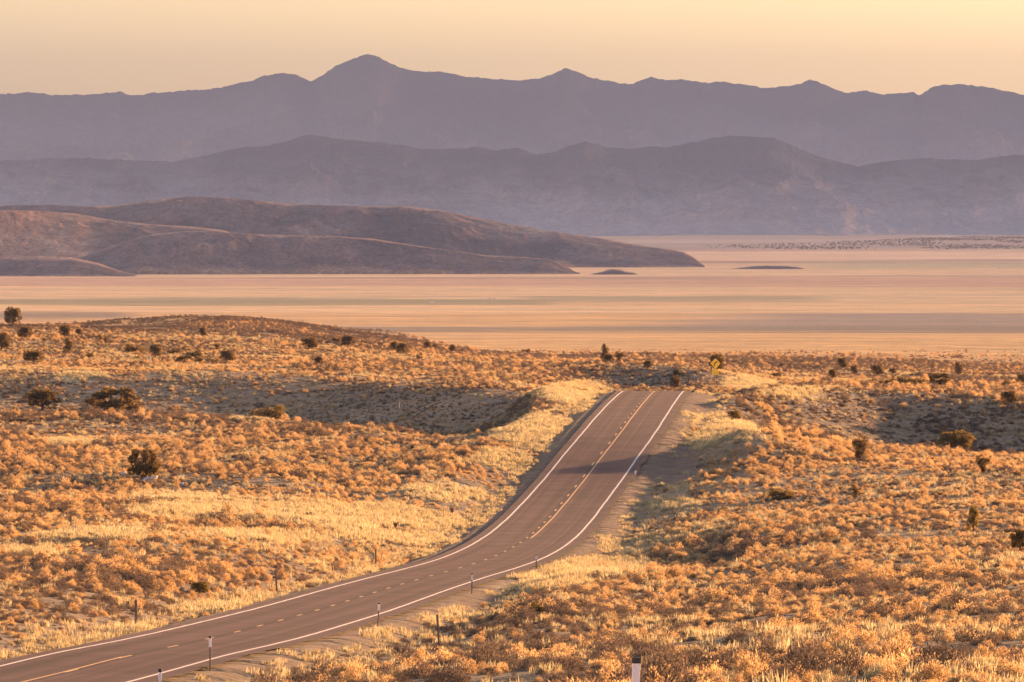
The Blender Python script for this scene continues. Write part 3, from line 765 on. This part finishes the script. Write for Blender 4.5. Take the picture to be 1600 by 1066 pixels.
def place_words(px, py):
    m = min(MARKS, key=lambda a: math.hypot(a[0] - px, (a[1] - py) * 1.6))
    dx, dy = px - m[0], py - m[1]; r_ = math.hypot(dx, dy)
    d_ = 'right beside' if r_ < 28 else None
    if d_: return f"{d_} {m[2]}, {'left' if dx < 0 else 'right'} side"
    v = 'above' if dy < 0 else 'below'; h = 'left' if dx < 0 else 'right'
    a_ = abs(dy) / (abs(dx) + 1e-6)
    dirn = f'straight {v}' if a_ > 2.4 else f'straight {h} of' if a_ < 0.3 else f'{v} and {h} of' if a_ > 0.9 else f'{h} and a little {v}'
    how = 'close' if r_ < 60 else 'not far' if r_ < 100 else 'further' if r_ < 150 else 'far'
    return f'{how} {dirn} {m[2]}'
for nm, (single, meshes) in bush_choice.items():
    for i_ in single:
        ob = bpy.data.objects.new(nm, meshes[IDX_B[i_]]); C.objects.link(ob)
        ob.location = (BX[i_], BY[i_], BZ[i_] - 0.02); ob.rotation_euler = ROT_B[i_]; ob.scale = S_B[i_]
        zo = place_words(BPX[i_], BPY[i_])
        size_ = 'large' if S_B[i_][0] > 0.95 else 'medium' if S_B[i_][0] > 0.65 else 'small'
        ob['label'] = f"{size_} {'golden rabbitbrush' if nm == 'rabbitbrush' else 'brown sagebrush'} {zo}"
        ob['category'] = 'bush'
        ob['group'] = f"{'golden rabbitbrush' if nm == 'rabbitbrush' else 'brown sagebrush'} {zo}"

# ------------------------------------------------------------------ junipers and big dark shrubs
crown_me = {}
for kind, n_ in (('round', 3200), ('hedge', 4600), ('tall', 2300), ('vase', 2300), ('low', 2600)):
    v, q = crown({'round': 11, 'hedge': 12, 'tall': 13, 'vase': 14, 'low': 15}[kind], n_, kind)
    m_ = mesh_np('crown', v, q, None, False); m_.materials.append(M_juniper); crown_me[kind] = m_
    m2 = m_.copy(); m2.materials.clear(); m2.materials.append(M_green); crown_me[kind + '_green'] = m2
tv = [tube([(0, 0, -0.06), (0.02, 0.01, 0.2), (-0.02, 0.0, 0.45), (0.01, 0.02, 0.75)], [0.05, 0.042, 0.03, 0.012])]
for a_ in (0.4, 2.5, 4.4):
    tv.append(tube([(0, 0, 0.18), (0.16 * math.cos(a_), 0.16 * math.sin(a_), 0.36), (0.28 * math.cos(a_), 0.28 * math.sin(a_), 0.62)], [0.03, 0.02, 0.008], 5))
v, q = joinvq(tv)
trunk_me = mesh_np('trunk', v, q); trunk_me.materials.append(M_bark)

def shrub(name, cat, kind, cx, base, hpx, wpx, label, group=None):
    x, y, z = ground_hit(cx, base)
    k = math.hypot(x, y) / F
    hpx = hpx + min(5, 3.5 / (k / 0.08))     # the brush in front hides the foot
    r0 = bpy.data.objects.new(name, None); C.objects.link(r0)
    r0.empty_display_size = 0.2
    r0.location = (x, y, z - 0.05)
    r0.rotation_euler = (0, 0, random.uniform(-0.5, 0.5) + (math.pi if random.random() < 0.5 and kind not in ('hedge',) else 0))
    r0.scale = (wpx * k / 0.98, max(wpx * k, 0.9 * hpx * k) / 0.98, hpx * k / 0.97)
    r0['label'] = label; r0['category'] = cat
    if group: r0['group'] = group
    link('crown', crown_me[kind], None, r0)
    link('trunk', trunk_me, None, r0)
    return r0
J, S_ = 'juniper_tree', 'juniper_shrub'
G1, G2 = 'junipers on the left knoll', 'junipers on the flat beyond the right ridge'
for a in [
 (J,'tree','round',20,511,30,30,'tallest dark juniper standing on the skyline at the far left',G1),
 (S_,'shrub','low',46,505,13,18,'small dark juniper on the skyline just right of the tallest far left one',G1),
 (S_,'shrub','round',39,531,20,26,'grey green juniper just below the far left skyline trees',G1),
 (J,'tree','round',3,549,28,26,'olive juniper cut by the left edge of the photo above the shaded bank',G1),
 (J,'tree','round',101,529,20,20,'blurred olive juniper upper left, left of two dark little trees',G1),
 (S_,'shrub','round',123,525,10,12,'tiny dark juniper beside the blurred olive one, upper left',G1),
 (J,'tree','tall',107,554,22,20,'upright grey juniper straight below the blurred olive juniper, upper left',G1),
 (S_,'shrub','round',52,567,17,36,'wide dark juniper shrub at the left, above the shaded bank',G1),
 (S_,'shrub','low',140,559,8,11,'very small round shrub between the wide dark shrub and the knoll junipers',G1),
 (J,'tree','tall',156,535,10,6,'first of two tiny dark upright trees on the knoll',G1),
 (J,'tree','tall',165,537,9,7,'second of two tiny dark upright trees on the knoll',G1),
 (S_,'shrub','low',209,553,17,30,'dark juniper shrub left of the red topped marker post',G1),
 (S_,'shrub','round',243,560,20,22,'greyish juniper just behind the red topped marker post',G1),
 (S_,'shrub','low',273,554,10,21,'low oval shrub right of the red topped marker post',G1),
 (S_,'shrub','low',303,559,12,26,'grey shrub at the back of the shrub row on the knoll',G1),
 (S_,'shrub','hedge',288,569,11,28,'leftmost dark shrub at the front of the shrub row on the knoll',G1),
 (S_,'shrub','low',322,569,12,36,'middle dark green shrub at the front of the shrub row on the knoll',G1),
 (S_,'shrub','round',355,568,19,26,'taller round shrub at the right end of the shrub row on the knoll',G1),
 (J,'tree','round',317,527,14,12,'small lone juniper right of the dark shaded hollow on the knoll',G1),
 (S_,'shrub','vase',339,548,9,12,'small slanting shrub on the knoll above the shrub row',G1),
 (J,'tree','round',484,547,18,28,'round olive juniper on the right flank of the knoll',G1),
 (S_,'shrub','low',526,537,12,18,'left half of a pair of blurred shrubs high on the knoll flank',G1),
 (S_,'shrub','round',544,542,17,24,'right half of a pair of blurred shrubs high on the knoll flank',G1),
 (S_,'shrub','round',498,572,13,15,'small olive shrub below the round juniper on the knoll flank',G1),
 (S_,'shrub','low',475,571,8,12,'faint low shrub left of the small olive shrub, knoll flank',G1),
 (J,'tree','round',616,549,14,14,'left crown of the dark twin juniper in the middle of the knoll flank',G1),
 (J,'tree','round',628,554,17,22,'right crown of the dark twin juniper in the middle of the knoll flank',G1),
 (S_,'shrub','round',668,546,11,13,'bigger of two dark dots of juniper near the right end of the knoll',G1),
 (S_,'shrub','round',680,547,8,9,'smaller of two dark dots of juniper near the right end of the knoll',G1),
 (S_,'shrub','round',707,552,12,11,'lone little juniper at the right end of the knoll beside the pale track',G1),
 (S_,'shrub','low',655,562,8,9,'tiny shrub below the two dark juniper dots',G1),
 (S_,'shrub','low',654,576,6,26,'flat dark shrub low on the knoll, above the shaded slope',G1),
 (J,'tree','tall',945,568,27,15,'tallest of three grey junipers beyond the road crest','junipers beyond the road crest'),
 (S_,'shrub','round',951,568,13,18,'middle one of three grey junipers beyond the road crest','junipers beyond the road crest'),
 (S_,'shrub','vase',968,568,16,16,'right hand one of three grey junipers beyond the road crest','junipers beyond the road crest'),
 (S_,'shrub','low',822,551,6,13,'tiny dark shrub on the plain left of the three grey junipers',None),
 (S_,'shrub','round',1012,577,12,15,'small dark shrub between the three grey junipers and the yellow sign',None),
 (S_,'shrub','round',1055,609,20,19,'dark shrub standing where the road vanishes over the crest',None),
 (S_,'shrub','round',1056,590,10,11,'small shrub right above the one at the road crest',None),
 (J,'tree','round',1120,582,27,26,'dark juniper directly behind the yellow curve sign',None),
 (J,'tree','round',1316,578,18,16,'pale olive juniper, first tree right of the yellow sign on the flat',G2),
 (S_,'shrub','round',1335,587,15,11,'narrow dark juniper beside the first tree on the right flat',G2),
 (J,'tree','round',1371,588,17,23,'dark round juniper in the middle of the right flat',G2),
 (S_,'shrub','round',1395,585,8,13,'small shrub right of the dark round juniper, right flat',G2),
 (S_,'shrub','round',1301,594,15,14,'faded olive shrub below the first tree on the right flat',G2),
 (S_,'shrub','low',1214,591,11,13,'lone faint shrub between the yellow sign and the right flat',G2),
 (S_,'shrub','low',1424,602,14,46,'widest low dark shrub on the rim of the right ridge',G2),
 (S_,'shrub','hedge',1469,602,16,33,'dark rounded shrub right of the widest one on the right rim',G2),
 (J,'tree','tall',1498,588,19,17,'upright juniper on the flat above the rounded rim shrub',G2),
 (S_,'shrub','low',1577,605,11,24,'low shrub on the rim close to the right edge',G2),
 (J,'tree','round',1598,602,16,20,'dark juniper cut by the right edge on the rim',G2),
 (S_,'shrub','low',1369,601,8,14,'faded low shrub on the rim, left one of two',G2),
 (S_,'shrub','low',1387,602,10,20,'faded low shrub on the rim, right one of two',G2),
 (S_,'shrub','round',1577,633,20,29,'dark bushy juniper alone on the golden slope at the right edge',None),
 (S_,'shrub','round',66,641,31,57,'broad dark juniper bush on the lit ridge at the left',None),
 (S_,'shrub','hedge',174,643,34,79,'long boxy dark juniper bush like a hedge on the left ridge',None),
 (S_,'shrub','low_green',420,657,27,50,'golden olive rounded bush on the ridge left of the road',None),
 (J,'tree','hedge',228,746,40,43,'dark juniper tree leaning over a flat pale rock on the left slope',None),
 (S_,'shrub','round_green',1493,706,30,64,'big olive green shrub in the shade of the right hollow',None),
 (J,'tree','vase',1345,720,33,34,'vase shaped olive tree on the right ridge line',None),
 (S_,'shrub','vase',1535,740,23,27,'dark juniper on the right ridge near the right edge',None),
 (S_,'shrub','low_green',1220,780,18,40,'green low shrub on the right slope below the ridge',None),
 (J,'tree','tall_green',1337,781,17,12,'thin little green juniper on the open right slope',None),
 (J,'tree','tall_green',1521,832,36,20,'slender leaning olive juniper on the right slope',None),
 (J,'tree','round',1594,862,32,34,'very dark juniper at the right edge casting a long shadow',None),
 (S_,'shrub','low_green',852,962,22,52,'dark olive shrub on the shaded patch right of the road',None),
 (S_,'shrub','round_green',312,929,17,32,'dome shaped brown bush on the bank left of the road',None),
 (S_,'shrub','round_green',1148,658,14,24,'round pale bush on the bank right of the road crest',None),
]:
    shrub(*a)

# dead shrubs: bare crooked twigs
def dead(cx, base, hpx, wpx, label, seed):
    r_ = np.random.default_rng(seed)
    x, y, z = ground_hit(cx, base); k = math.hypot(x, y) / F
    Hm, Wm = hpx * k, wpx * k; parts = []
    for i_ in range(26):
        a_ = r_.uniform(0, 6.28); u = r_.uniform(0.25, 1)
        p1 = np.array([math.cos(a_) * Wm * 0.2 * u, math.sin(a_) * Wm * 0.2 * u, Hm * 0.45 * r_.uniform(0.6, 1)])
        p2 = p1 + np.array([math.cos(a_ + r_.normal(0, .5)) * Wm * 0.3 * u, math.sin(a_) * Wm * 0.3 * u, Hm * 0.5 * r_.uniform(0.2, 1)])
        parts.append(tube([(0, 0, -0.03), p1, p2], [0.022, 0.015, 0.006], 4))
        for _ in range(5):
            p3 = p1 + (p2 - p1) * r_.uniform(0.2, 1); q3 = p3 + r_.normal(0, 0.09, 3) + np.array([0, 0, 0.06])
            parts.append(tube([p3, (p3 + q3) / 2, q3], [0.012, 0.008, 0.004], 4))
    v_, q_ = joinvq(parts)
    link('dead_shrub', mesh_np('dead_shrub', v_, q_), M_dead, None, (x, y, z), label=label, category='shrub')
dead(626, 1029, 30, 40, 'dark bare shrub with crooked twigs between the road and the bottom edge', 1)
dead(182, 797, 13, 14, 'small dark bare shrub at the left end of the pale meadow', 2)
dead(706, 806, 17, 9, 'single bare sapling in the meadow close to the road curve', 3)
dead(618, 826, 12, 9, 'reddish brown dead shrub in the right half of the meadow', 4)

# ------------------------------------------------------------------ posts beside the road
M_steel = simple('weathered_steel', (0.10, 0.075, 0.065), 0.7, 0.3)
M_refl = simple('white_reflector_sheet', (0.66, 0.62, 0.66), 0.35, var=0.06)
M_black = simple('black_cap', (0.015, 0.013, 0.013), 0.5)
M_wood = simple('grey_weathered_wood', (0.12, 0.088, 0.075), 0.9, var=0.3, scale=15)
M_red = simple('orange_red_marker_paint', (0.62, 0.16, 0.07), 0.6)
M_paint = simple('pale_marker_paint', (0.75, 0.62, 0.52), 0.6)
def box(x0, x1, y0, y1, z0, z1, bev=0.0):
    import bmesh
    b_ = bmesh.new(); bmesh.ops.create_cube(b_, size=1)
    for v_ in b_.verts:
        v_.co = ((x0 + x1) / 2 + v_.co.x * (x1 - x0), (y0 + y1) / 2 + v_.co.y * (y1 - y0), (z0 + z1) / 2 + v_.co.z * (z1 - z0))
    if bev: bmesh.ops.bevel(b_, geom=b_.edges[:], offset=bev, segments=2, affect='EDGES', profile=0.6)
    m_ = bpy.data.meshes.new('piece'); b_.to_mesh(m_); b_.free(); return m_
def channel(w_, d_, t_, z0, z1):
    """a steel U channel standing upright, open to the back"""
    o_ = [(-w_/2, d_), (-w_/2, 0), (w_/2, 0), (w_/2, d_), (w_/2 - t_, d_), (w_/2 - t_, t_), (-w_/2 + t_, t_), (-w_/2 + t_, d_)]
    V = [(x, y, z0) for x, y in o_] + [(x, y, z1) for x, y in o_]
    Q = [(i_, (i_ + 1) % 8, (i_ + 1) % 8 + 8, i_ + 8) for i_ in range(8)] + [(8, 9, 14, 15), (9, 10, 13, 14), (10, 11, 12, 13), (1, 0, 7, 6), (2, 1, 6, 5), (3, 2, 5, 4)]
    m_ = bpy.data.meshes.new('piece'); m_.from_pydata(V, [], Q); m_.update(); return m_
def root(name, loc, label, cat, group=None, rot=(0, 0, 0)):
    r0 = bpy.data.objects.new(name, None); C.objects.link(r0); r0.empty_display_size = 0.2
    r0.location = loc; r0.rotation_euler = rot; r0['label'] = label; r0['category'] = cat
    if group: r0['group'] = group
    return r0
del_me = None
def delineator(x, y, z, label, hh=1.22, tilt=0.0, sc_=1.0):
    global del_me
    if del_me is None:
        del_me = (channel(0.06, 0.03, 0.008, -0.3, 0.86), box(-0.052, 0.052, -0.012, 0.0, 0.86 - 0.02, 1.16, 0.005), box(-0.058, 0.058, -0.02, 0.035, 1.16, 1.235, 0.008))
        for m_, mt in zip(del_me, (M_steel, M_refl, M_black)): m_.materials.append(mt)
    r0 = root('delineator_post', (x, y, z), label, 'road post', 'delineator posts along the right edge line', (0, tilt, random.uniform(-0.1, 0.1)))
    r0.scale = (sc_, sc_, hh / 1.235)
    for nm_, m_ in zip(('post', 'reflector', 'cap'), del_me): link(nm_, m_, None, r0)
for cx, base, lab, hp, tilt in [
   (328, 1048, 'delineator post fully in view at lower left, by the white edge line', 54, 0.0),
   (590, 980, 'leaning delineator post at the bottom centre of the road bend', 38, 0.06),
   (737, 928, 'delineator post midway along the bend, right of the leaning one', 32, 0.02),
   (838, 888, 'delineator post at the tightest part of the bend, furthest up the road', 21, 0.0)]:
    x, y, z = ground_hit(cx, base); delineator(x, y, z, lab, hp * math.hypot(x, y) / F, tilt)
x, y = (248 - 800) / F * 242, 242.0; z = float(ground(np.array([x]), np.array([y]))[0])
top_z = CAMZ + float(pix_slope(1045)) * y
delineator(x, y, z, 'delineator post cut off by the bottom edge at lower left', top_z - z, 0.02)
x, y = (988 - 800) / F * 106, 106.0; z = float(ground(np.array([x]), np.array([y]))[0])
top_z = CAMZ + float(pix_slope(1027)) * y
delineator(x, y, z, 'nearest delineator post, only its white top showing at the bottom edge', top_z - z, 0.045, 1.1)

def stake(name, cx, base, hpx, w_, mat, label, tilt=0.0, group='plain posts beside the road', tipmat=None, cat='post'):
    x, y, z = ground_hit(cx, base); h_ = hpx * math.hypot(x, y) / F
    r0 = root(name, (x, y, z), label, cat, group, (0, tilt, 0))
    m_ = channel(w_, w_ * 0.6, w_ * 0.2, -0.25, h_ * (0.72 if tipmat else 1.0)); m_.materials.append(mat); link('post', m_, None, r0)
    m_ = box(-w_ * 0.56, w_ * 0.56, -0.012, w_ * 0.62, h_ * 0.72 + 0.002 if tipmat else h_ * 0.86, h_ + 0.01, 0.004)
    m_.materials.append(tipmat or mat); link('tip' if tipmat else 'marker_plate', m_, None, r0)
stake('roadside_post', 212, 988, 50, 0.11, M_wood, 'grey post in the golden grass left of the road, lower left')
stake('roadside_post', 433, 929, 37, 0.11, M_wood, 'leaning grey post left of the road below the bushes', -0.08)
stake('roadside_post', 587, 886, 28, 0.10, M_wood, 'thin post left of the road where the shoulder shadow starts')
stake('roadside_post', 686, 1011, 50, 0.09, M_wood, 'rusty thin post in the brush right of the road bend', -0.06)
stake('roadside_post', 814, 758, 14, 0.08, M_wood, 'short tan post on the shaded bank left of the straight road')
stake('roadside_post', 993, 744, 8, 0.14, M_refl, 'small white marker at the right edge of the road in the shadow band')
stake('roadside_post', 624, 638, 8, 0.10, M_paint, 'tiny pale stake in the shaded slope left of the road')
stake('marker_post', 235, 571, 20, 0.16, M_paint, 'white marker post with a red top on the left knoll', 0.0, 'red topped markers on the knoll', M_red)
stake('marker_post', 363, 572, 6, 0.14, M_paint, 'short stubby red topped marker at the right end of the shrub row', 0.0, 'red topped markers on the knoll', M_red)

# ------------------------------------------------------------------ the yellow curve sign
M_sign = simple('yellow_sign_sheet', (0.95, 0.53, 0.02), 0.4, var=0.04)
x, y, z = ground_hit(1118, 602)
k = math.hypot(x, y) / F
sg = root('road_sign', (x, y, z), 'yellow diamond curve sign with a black right bending arrow and a plate below', 'road sign')
def lv(py): return (602 - py) * k
cz_, hd_ = lv(568), 8.3 * k
b_ = channel(0.07, 0.05, 0.012, -0.4, lv(560.5)); b_.materials.append(simple('galvanised_steel', (0.42, 0.36, 0.33), 0.5, 0.4)); link('post', b_, None, sg)
def prism(pts, y0, y1):
    n_ = len(pts); V = [(a, y0, c) for a, c in pts] + [(a, y1, c) for a, c in pts]
    Q = [tuple(range(n_)), tuple(range(2 * n_ - 1, n_ - 1, -1))] + [(i_, i_ + n_, (i_ + 1) % n_ + n_, (i_ + 1) % n_) for i_ in range(n_)]
    m_ = bpy.data.meshes.new('piece'); m_.from_pydata(V, [], Q); m_.update(); return m_
dm = []
for i_ in range(4):                                             # a diamond with rounded corners
    a0 = math.pi / 2 * i_
    for t in (-0.5, 0, 0.5):
        r_ = hd_ * 0.955; c_ = (math.cos(a0) * r_ * 0.93, math.sin(a0) * r_ * 0.93)
        dm.append((c_[0] + math.cos(a0 + t) * hd_ * 0.08, cz_ + c_[1] + math.sin(a0 + t) * hd_ * 0.08))
m_ = prism(dm, -0.014, -0.004); m_.materials.append(M_sign); link('diamond_panel', m_, None, sg)
u = hd_
path = [(-0.17, -0.48), (-0.17, -0.15), (-0.12, 0.04), (0.0, 0.17), (0.12, 0.24)]
L_, R_ = [], []
for i_, p in enumerate(path):
    q0, q1 = path[max(i_ - 1, 0)], path[min(i_ + 1, len(path) - 1)]
    d_ = np.array([q1[0] - q0[0], q1[1] - q0[1]]); d_ /= np.linalg.norm(d_); n_ = np.array([-d_[1], d_[0]]) * 0.075
    L_.append((p[0] + n_[0], p[1] + n_[1])); R_.append((p[0] - n_[0], p[1] - n_[1]))
d_ = np.array([0.86, 0.5]); n_ = np.array([-0.5, 0.86]); e_ = np.array(path[-1])
head = [tuple(e_ + n_ * 0.2), tuple(e_ + d_ * 0.33), tuple(e_ - n_ * 0.2)]
ar = L_ + head + R_[::-1]
m_ = prism([(a * u, cz_ + c * u) for a, c in ar], -0.020, -0.0145); m_.materials.append(M_black); link('arrow', m_, None, sg)
m_ = box(-5.1 * k, 5.1 * k, -0.013, -0.004, lv(586), lv(576.6), 0.003); m_.materials.append(M_sign); link('speed_plate', m_, None, sg)

# ------------------------------------------------------------------ pale rocks
M_rock = simple('pale_rock', (0.46, 0.38, 0.38), 0.9, var=0.2, scale=3, bump=0.5)
def rock(cx, base, wpx, hpx, label, seed, slab=False):
    import bmesh
    x, y, z = ground_hit(cx, base); k = math.hypot(x, y) / F
    b_ = bmesh.new(); bmesh.ops.create_icosphere(b_, subdivisions=3, radius=1)
    r_ = np.random.default_rng(seed); o_ = r_.uniform(0, 50, 3)
    for v_ in b_.verts:
        c = np.array(v_.co); f_ = 0.75 + 0.5 * float(vnoise(c[0] * 1.6 + o_[0], c[1] * 1.6 + c[2] * 1.3 + o_[1], seed))
        v_.co = Vector(c * f_)
    m_ = bpy.data.meshes.new('rock'); b_.to_mesh(m_); b_.free()
    ob = link('rock', m_, M_rock, None, (x, y, z + hpx * k * 0.3), label=label, category='rock')
    ob.scale = (wpx * k / 2, wpx * k / 2.2, hpx * k * 0.55); ob.rotation_euler = (0, -0.28 if slab else 0, random.uniform(-.3, .3))
rock(233, 750, 24, 6, 'long flat pale rock at the foot of the leaning juniper', 1, True)
rock(193, 742, 11, 6, 'small pale rock left of the leaning juniper on the left slope', 2)
rock(284, 758, 6, 6, 'little pale rock above the meadow, right of the leaning juniper', 3)
rock(1322, 739, 9, 7, 'small grey white rock on the right slope below the vase shaped tree', 4)
rock(1470, 743, 10, 7, 'pale rock on the right slope between two dark junipers', 5)
rock(1263, 712, 8, 5, 'small pale stone on the right ridge line left of the vase shaped tree', 6)

# ------------------------------------------------------------------ farm buildings far out on the valley floor
M_wall = simple('white_farm_wall', (0.80, 0.72, 0.62), 0.8); M_roof = simple('pale_metal_roof', (0.62, 0.55, 0.50), 0.5)
def barn(cx, base, wpx, hpx, label):
    x, y, z = ground_hit(cx, base, 2000, 16000); k = y / F
    r0 = root('farm_building', (x, y, z), label, 'building', 'farm buildings on the valley floor')
    w_, h_, d_ = wpx * k, hpx * k, wpx * k * 0.7
    m_ = box(-w_ / 2, w_ / 2, -d_ / 2, d_ / 2, -0.5, h_ * 0.65); m_.materials.append(M_wall); link('wall', m_, None, r0)
    m_ = bpy.data.meshes.new('piece')
    a, b2, c = w_ * 0.54, d_ * 0.56, h_ * 0.65 + 0.003
    m_.from_pydata([(-a, -b2, c), (a, -b2, c), (a, b2, c), (-a, b2, c), (-a, 0, h_), (a, 0, h_)], [], [(0, 1, 5, 4), (2, 3, 4, 5), (1, 2, 5), (3, 0, 4), (3, 2, 1, 0)])
    m_.update(); m_.materials.append(M_roof); link('roof', m_, None, r0)
barn(675, 474, 5, 3, 'white farm building on the green strip left of centre')
barn(750, 468.5, 4, 2, 'left one of the small pale farm buildings above the green strip')
barn(766, 468, 4, 2.2, 'middle one of the small pale farm buildings above the green strip')
barn(772, 467.5, 3, 2, 'right one of the small pale farm buildings above the green strip')
barn(1382, 418, 4, 2, 'tiny white building far out on the plain at right')
barn(1560, 419.5, 5, 2, 'low bright building far out near the right edge')

# ------------------------------------------------------------------ dark juniper scrub on the slope under the mountains
far_crown = source('far_juniper_shapes', [crown_me['round'], crown_me['low']])
r_ = np.random.default_rng(77); P_ = []
Yj = r_.uniform(15500, 22000, 40000); Xj = r_.uniform(0.02, 0.075, 40000) * Yj; Zj = ground(Xj, Yj); pj, qj = project(Xj, Yj, Zj)
band_c = np.interp(pj, [1050, 1250, 1400, 1600, 1700], [386, 385, 382, 378, 376]); band_h = np.interp(pj, [1100, 1300, 1600, 1700], [2.0, 6.0, 11.0, 12.0])
kk = (np.abs(qj - band_c) < band_h) & (r_.uniform(0, 1, 40000) < np.interp(pj, [1050, 1250, 1400], [0.0, 0.2, 0.36]) * smooth(0.38, 0.62, fbm(Xj / 220, Yj / 900, 3, 88)) * 1.6) & (pj < 1720)
Xj, Yj, Zj = Xj[kk][:3200], Yj[kk][:3200], Zj[kk][:3200]; sz = r_.uniform(1.5, 3.6, len(Xj))
ob = scatter_obj('juniper_scrub', np.c_[Xj, Yj, Zj - 0.2], np.c_[sz * 1.2, sz * 1.2, sz], np.c_[sz * 0, sz * 0, r_.uniform(0, 6, len(sz))], r_.integers(0, 2, len(sz)), far_crown)
ob['kind'] = 'stuff'; ob['label'] = 'dark juniper scrub dotted over the slope below the mountains at right'; ob['category'] = 'scrub'

# ---- the haze of the valley
bx = 36500.0; top = CAMZ + 255.0 / F * 33000 + 60
hz_v = np.array([(x, y, z) for z in (-12.0, top) for x, y in ((-bx, -bx), (bx, -bx), (bx, bx), (-bx, bx))])
hz_q = np.array([(3, 2, 1, 0), (4, 5, 6, 7), (0, 1, 5, 4), (1, 2, 6, 5), (2, 3, 7, 6), (3, 0, 4, 7)])
mz, n, l = newmat('valley_haze')
out = n.new('ShaderNodeOutputMaterial'); pv = n.new('ShaderNodeVolumePrincipled')
pv.inputs['Density'].default_value = HAZE_DENSITY; pv.inputs['Color'].default_value = HAZE_COLOR + (1,)
pv.inputs['Anisotropy'].default_value = HAZE_ANISO
l.new(pv.outputs[0], out.inputs['Volume'])
link('haze', mesh_np('haze', hz_v, hz_q, None, False), mz, kind='stuff')
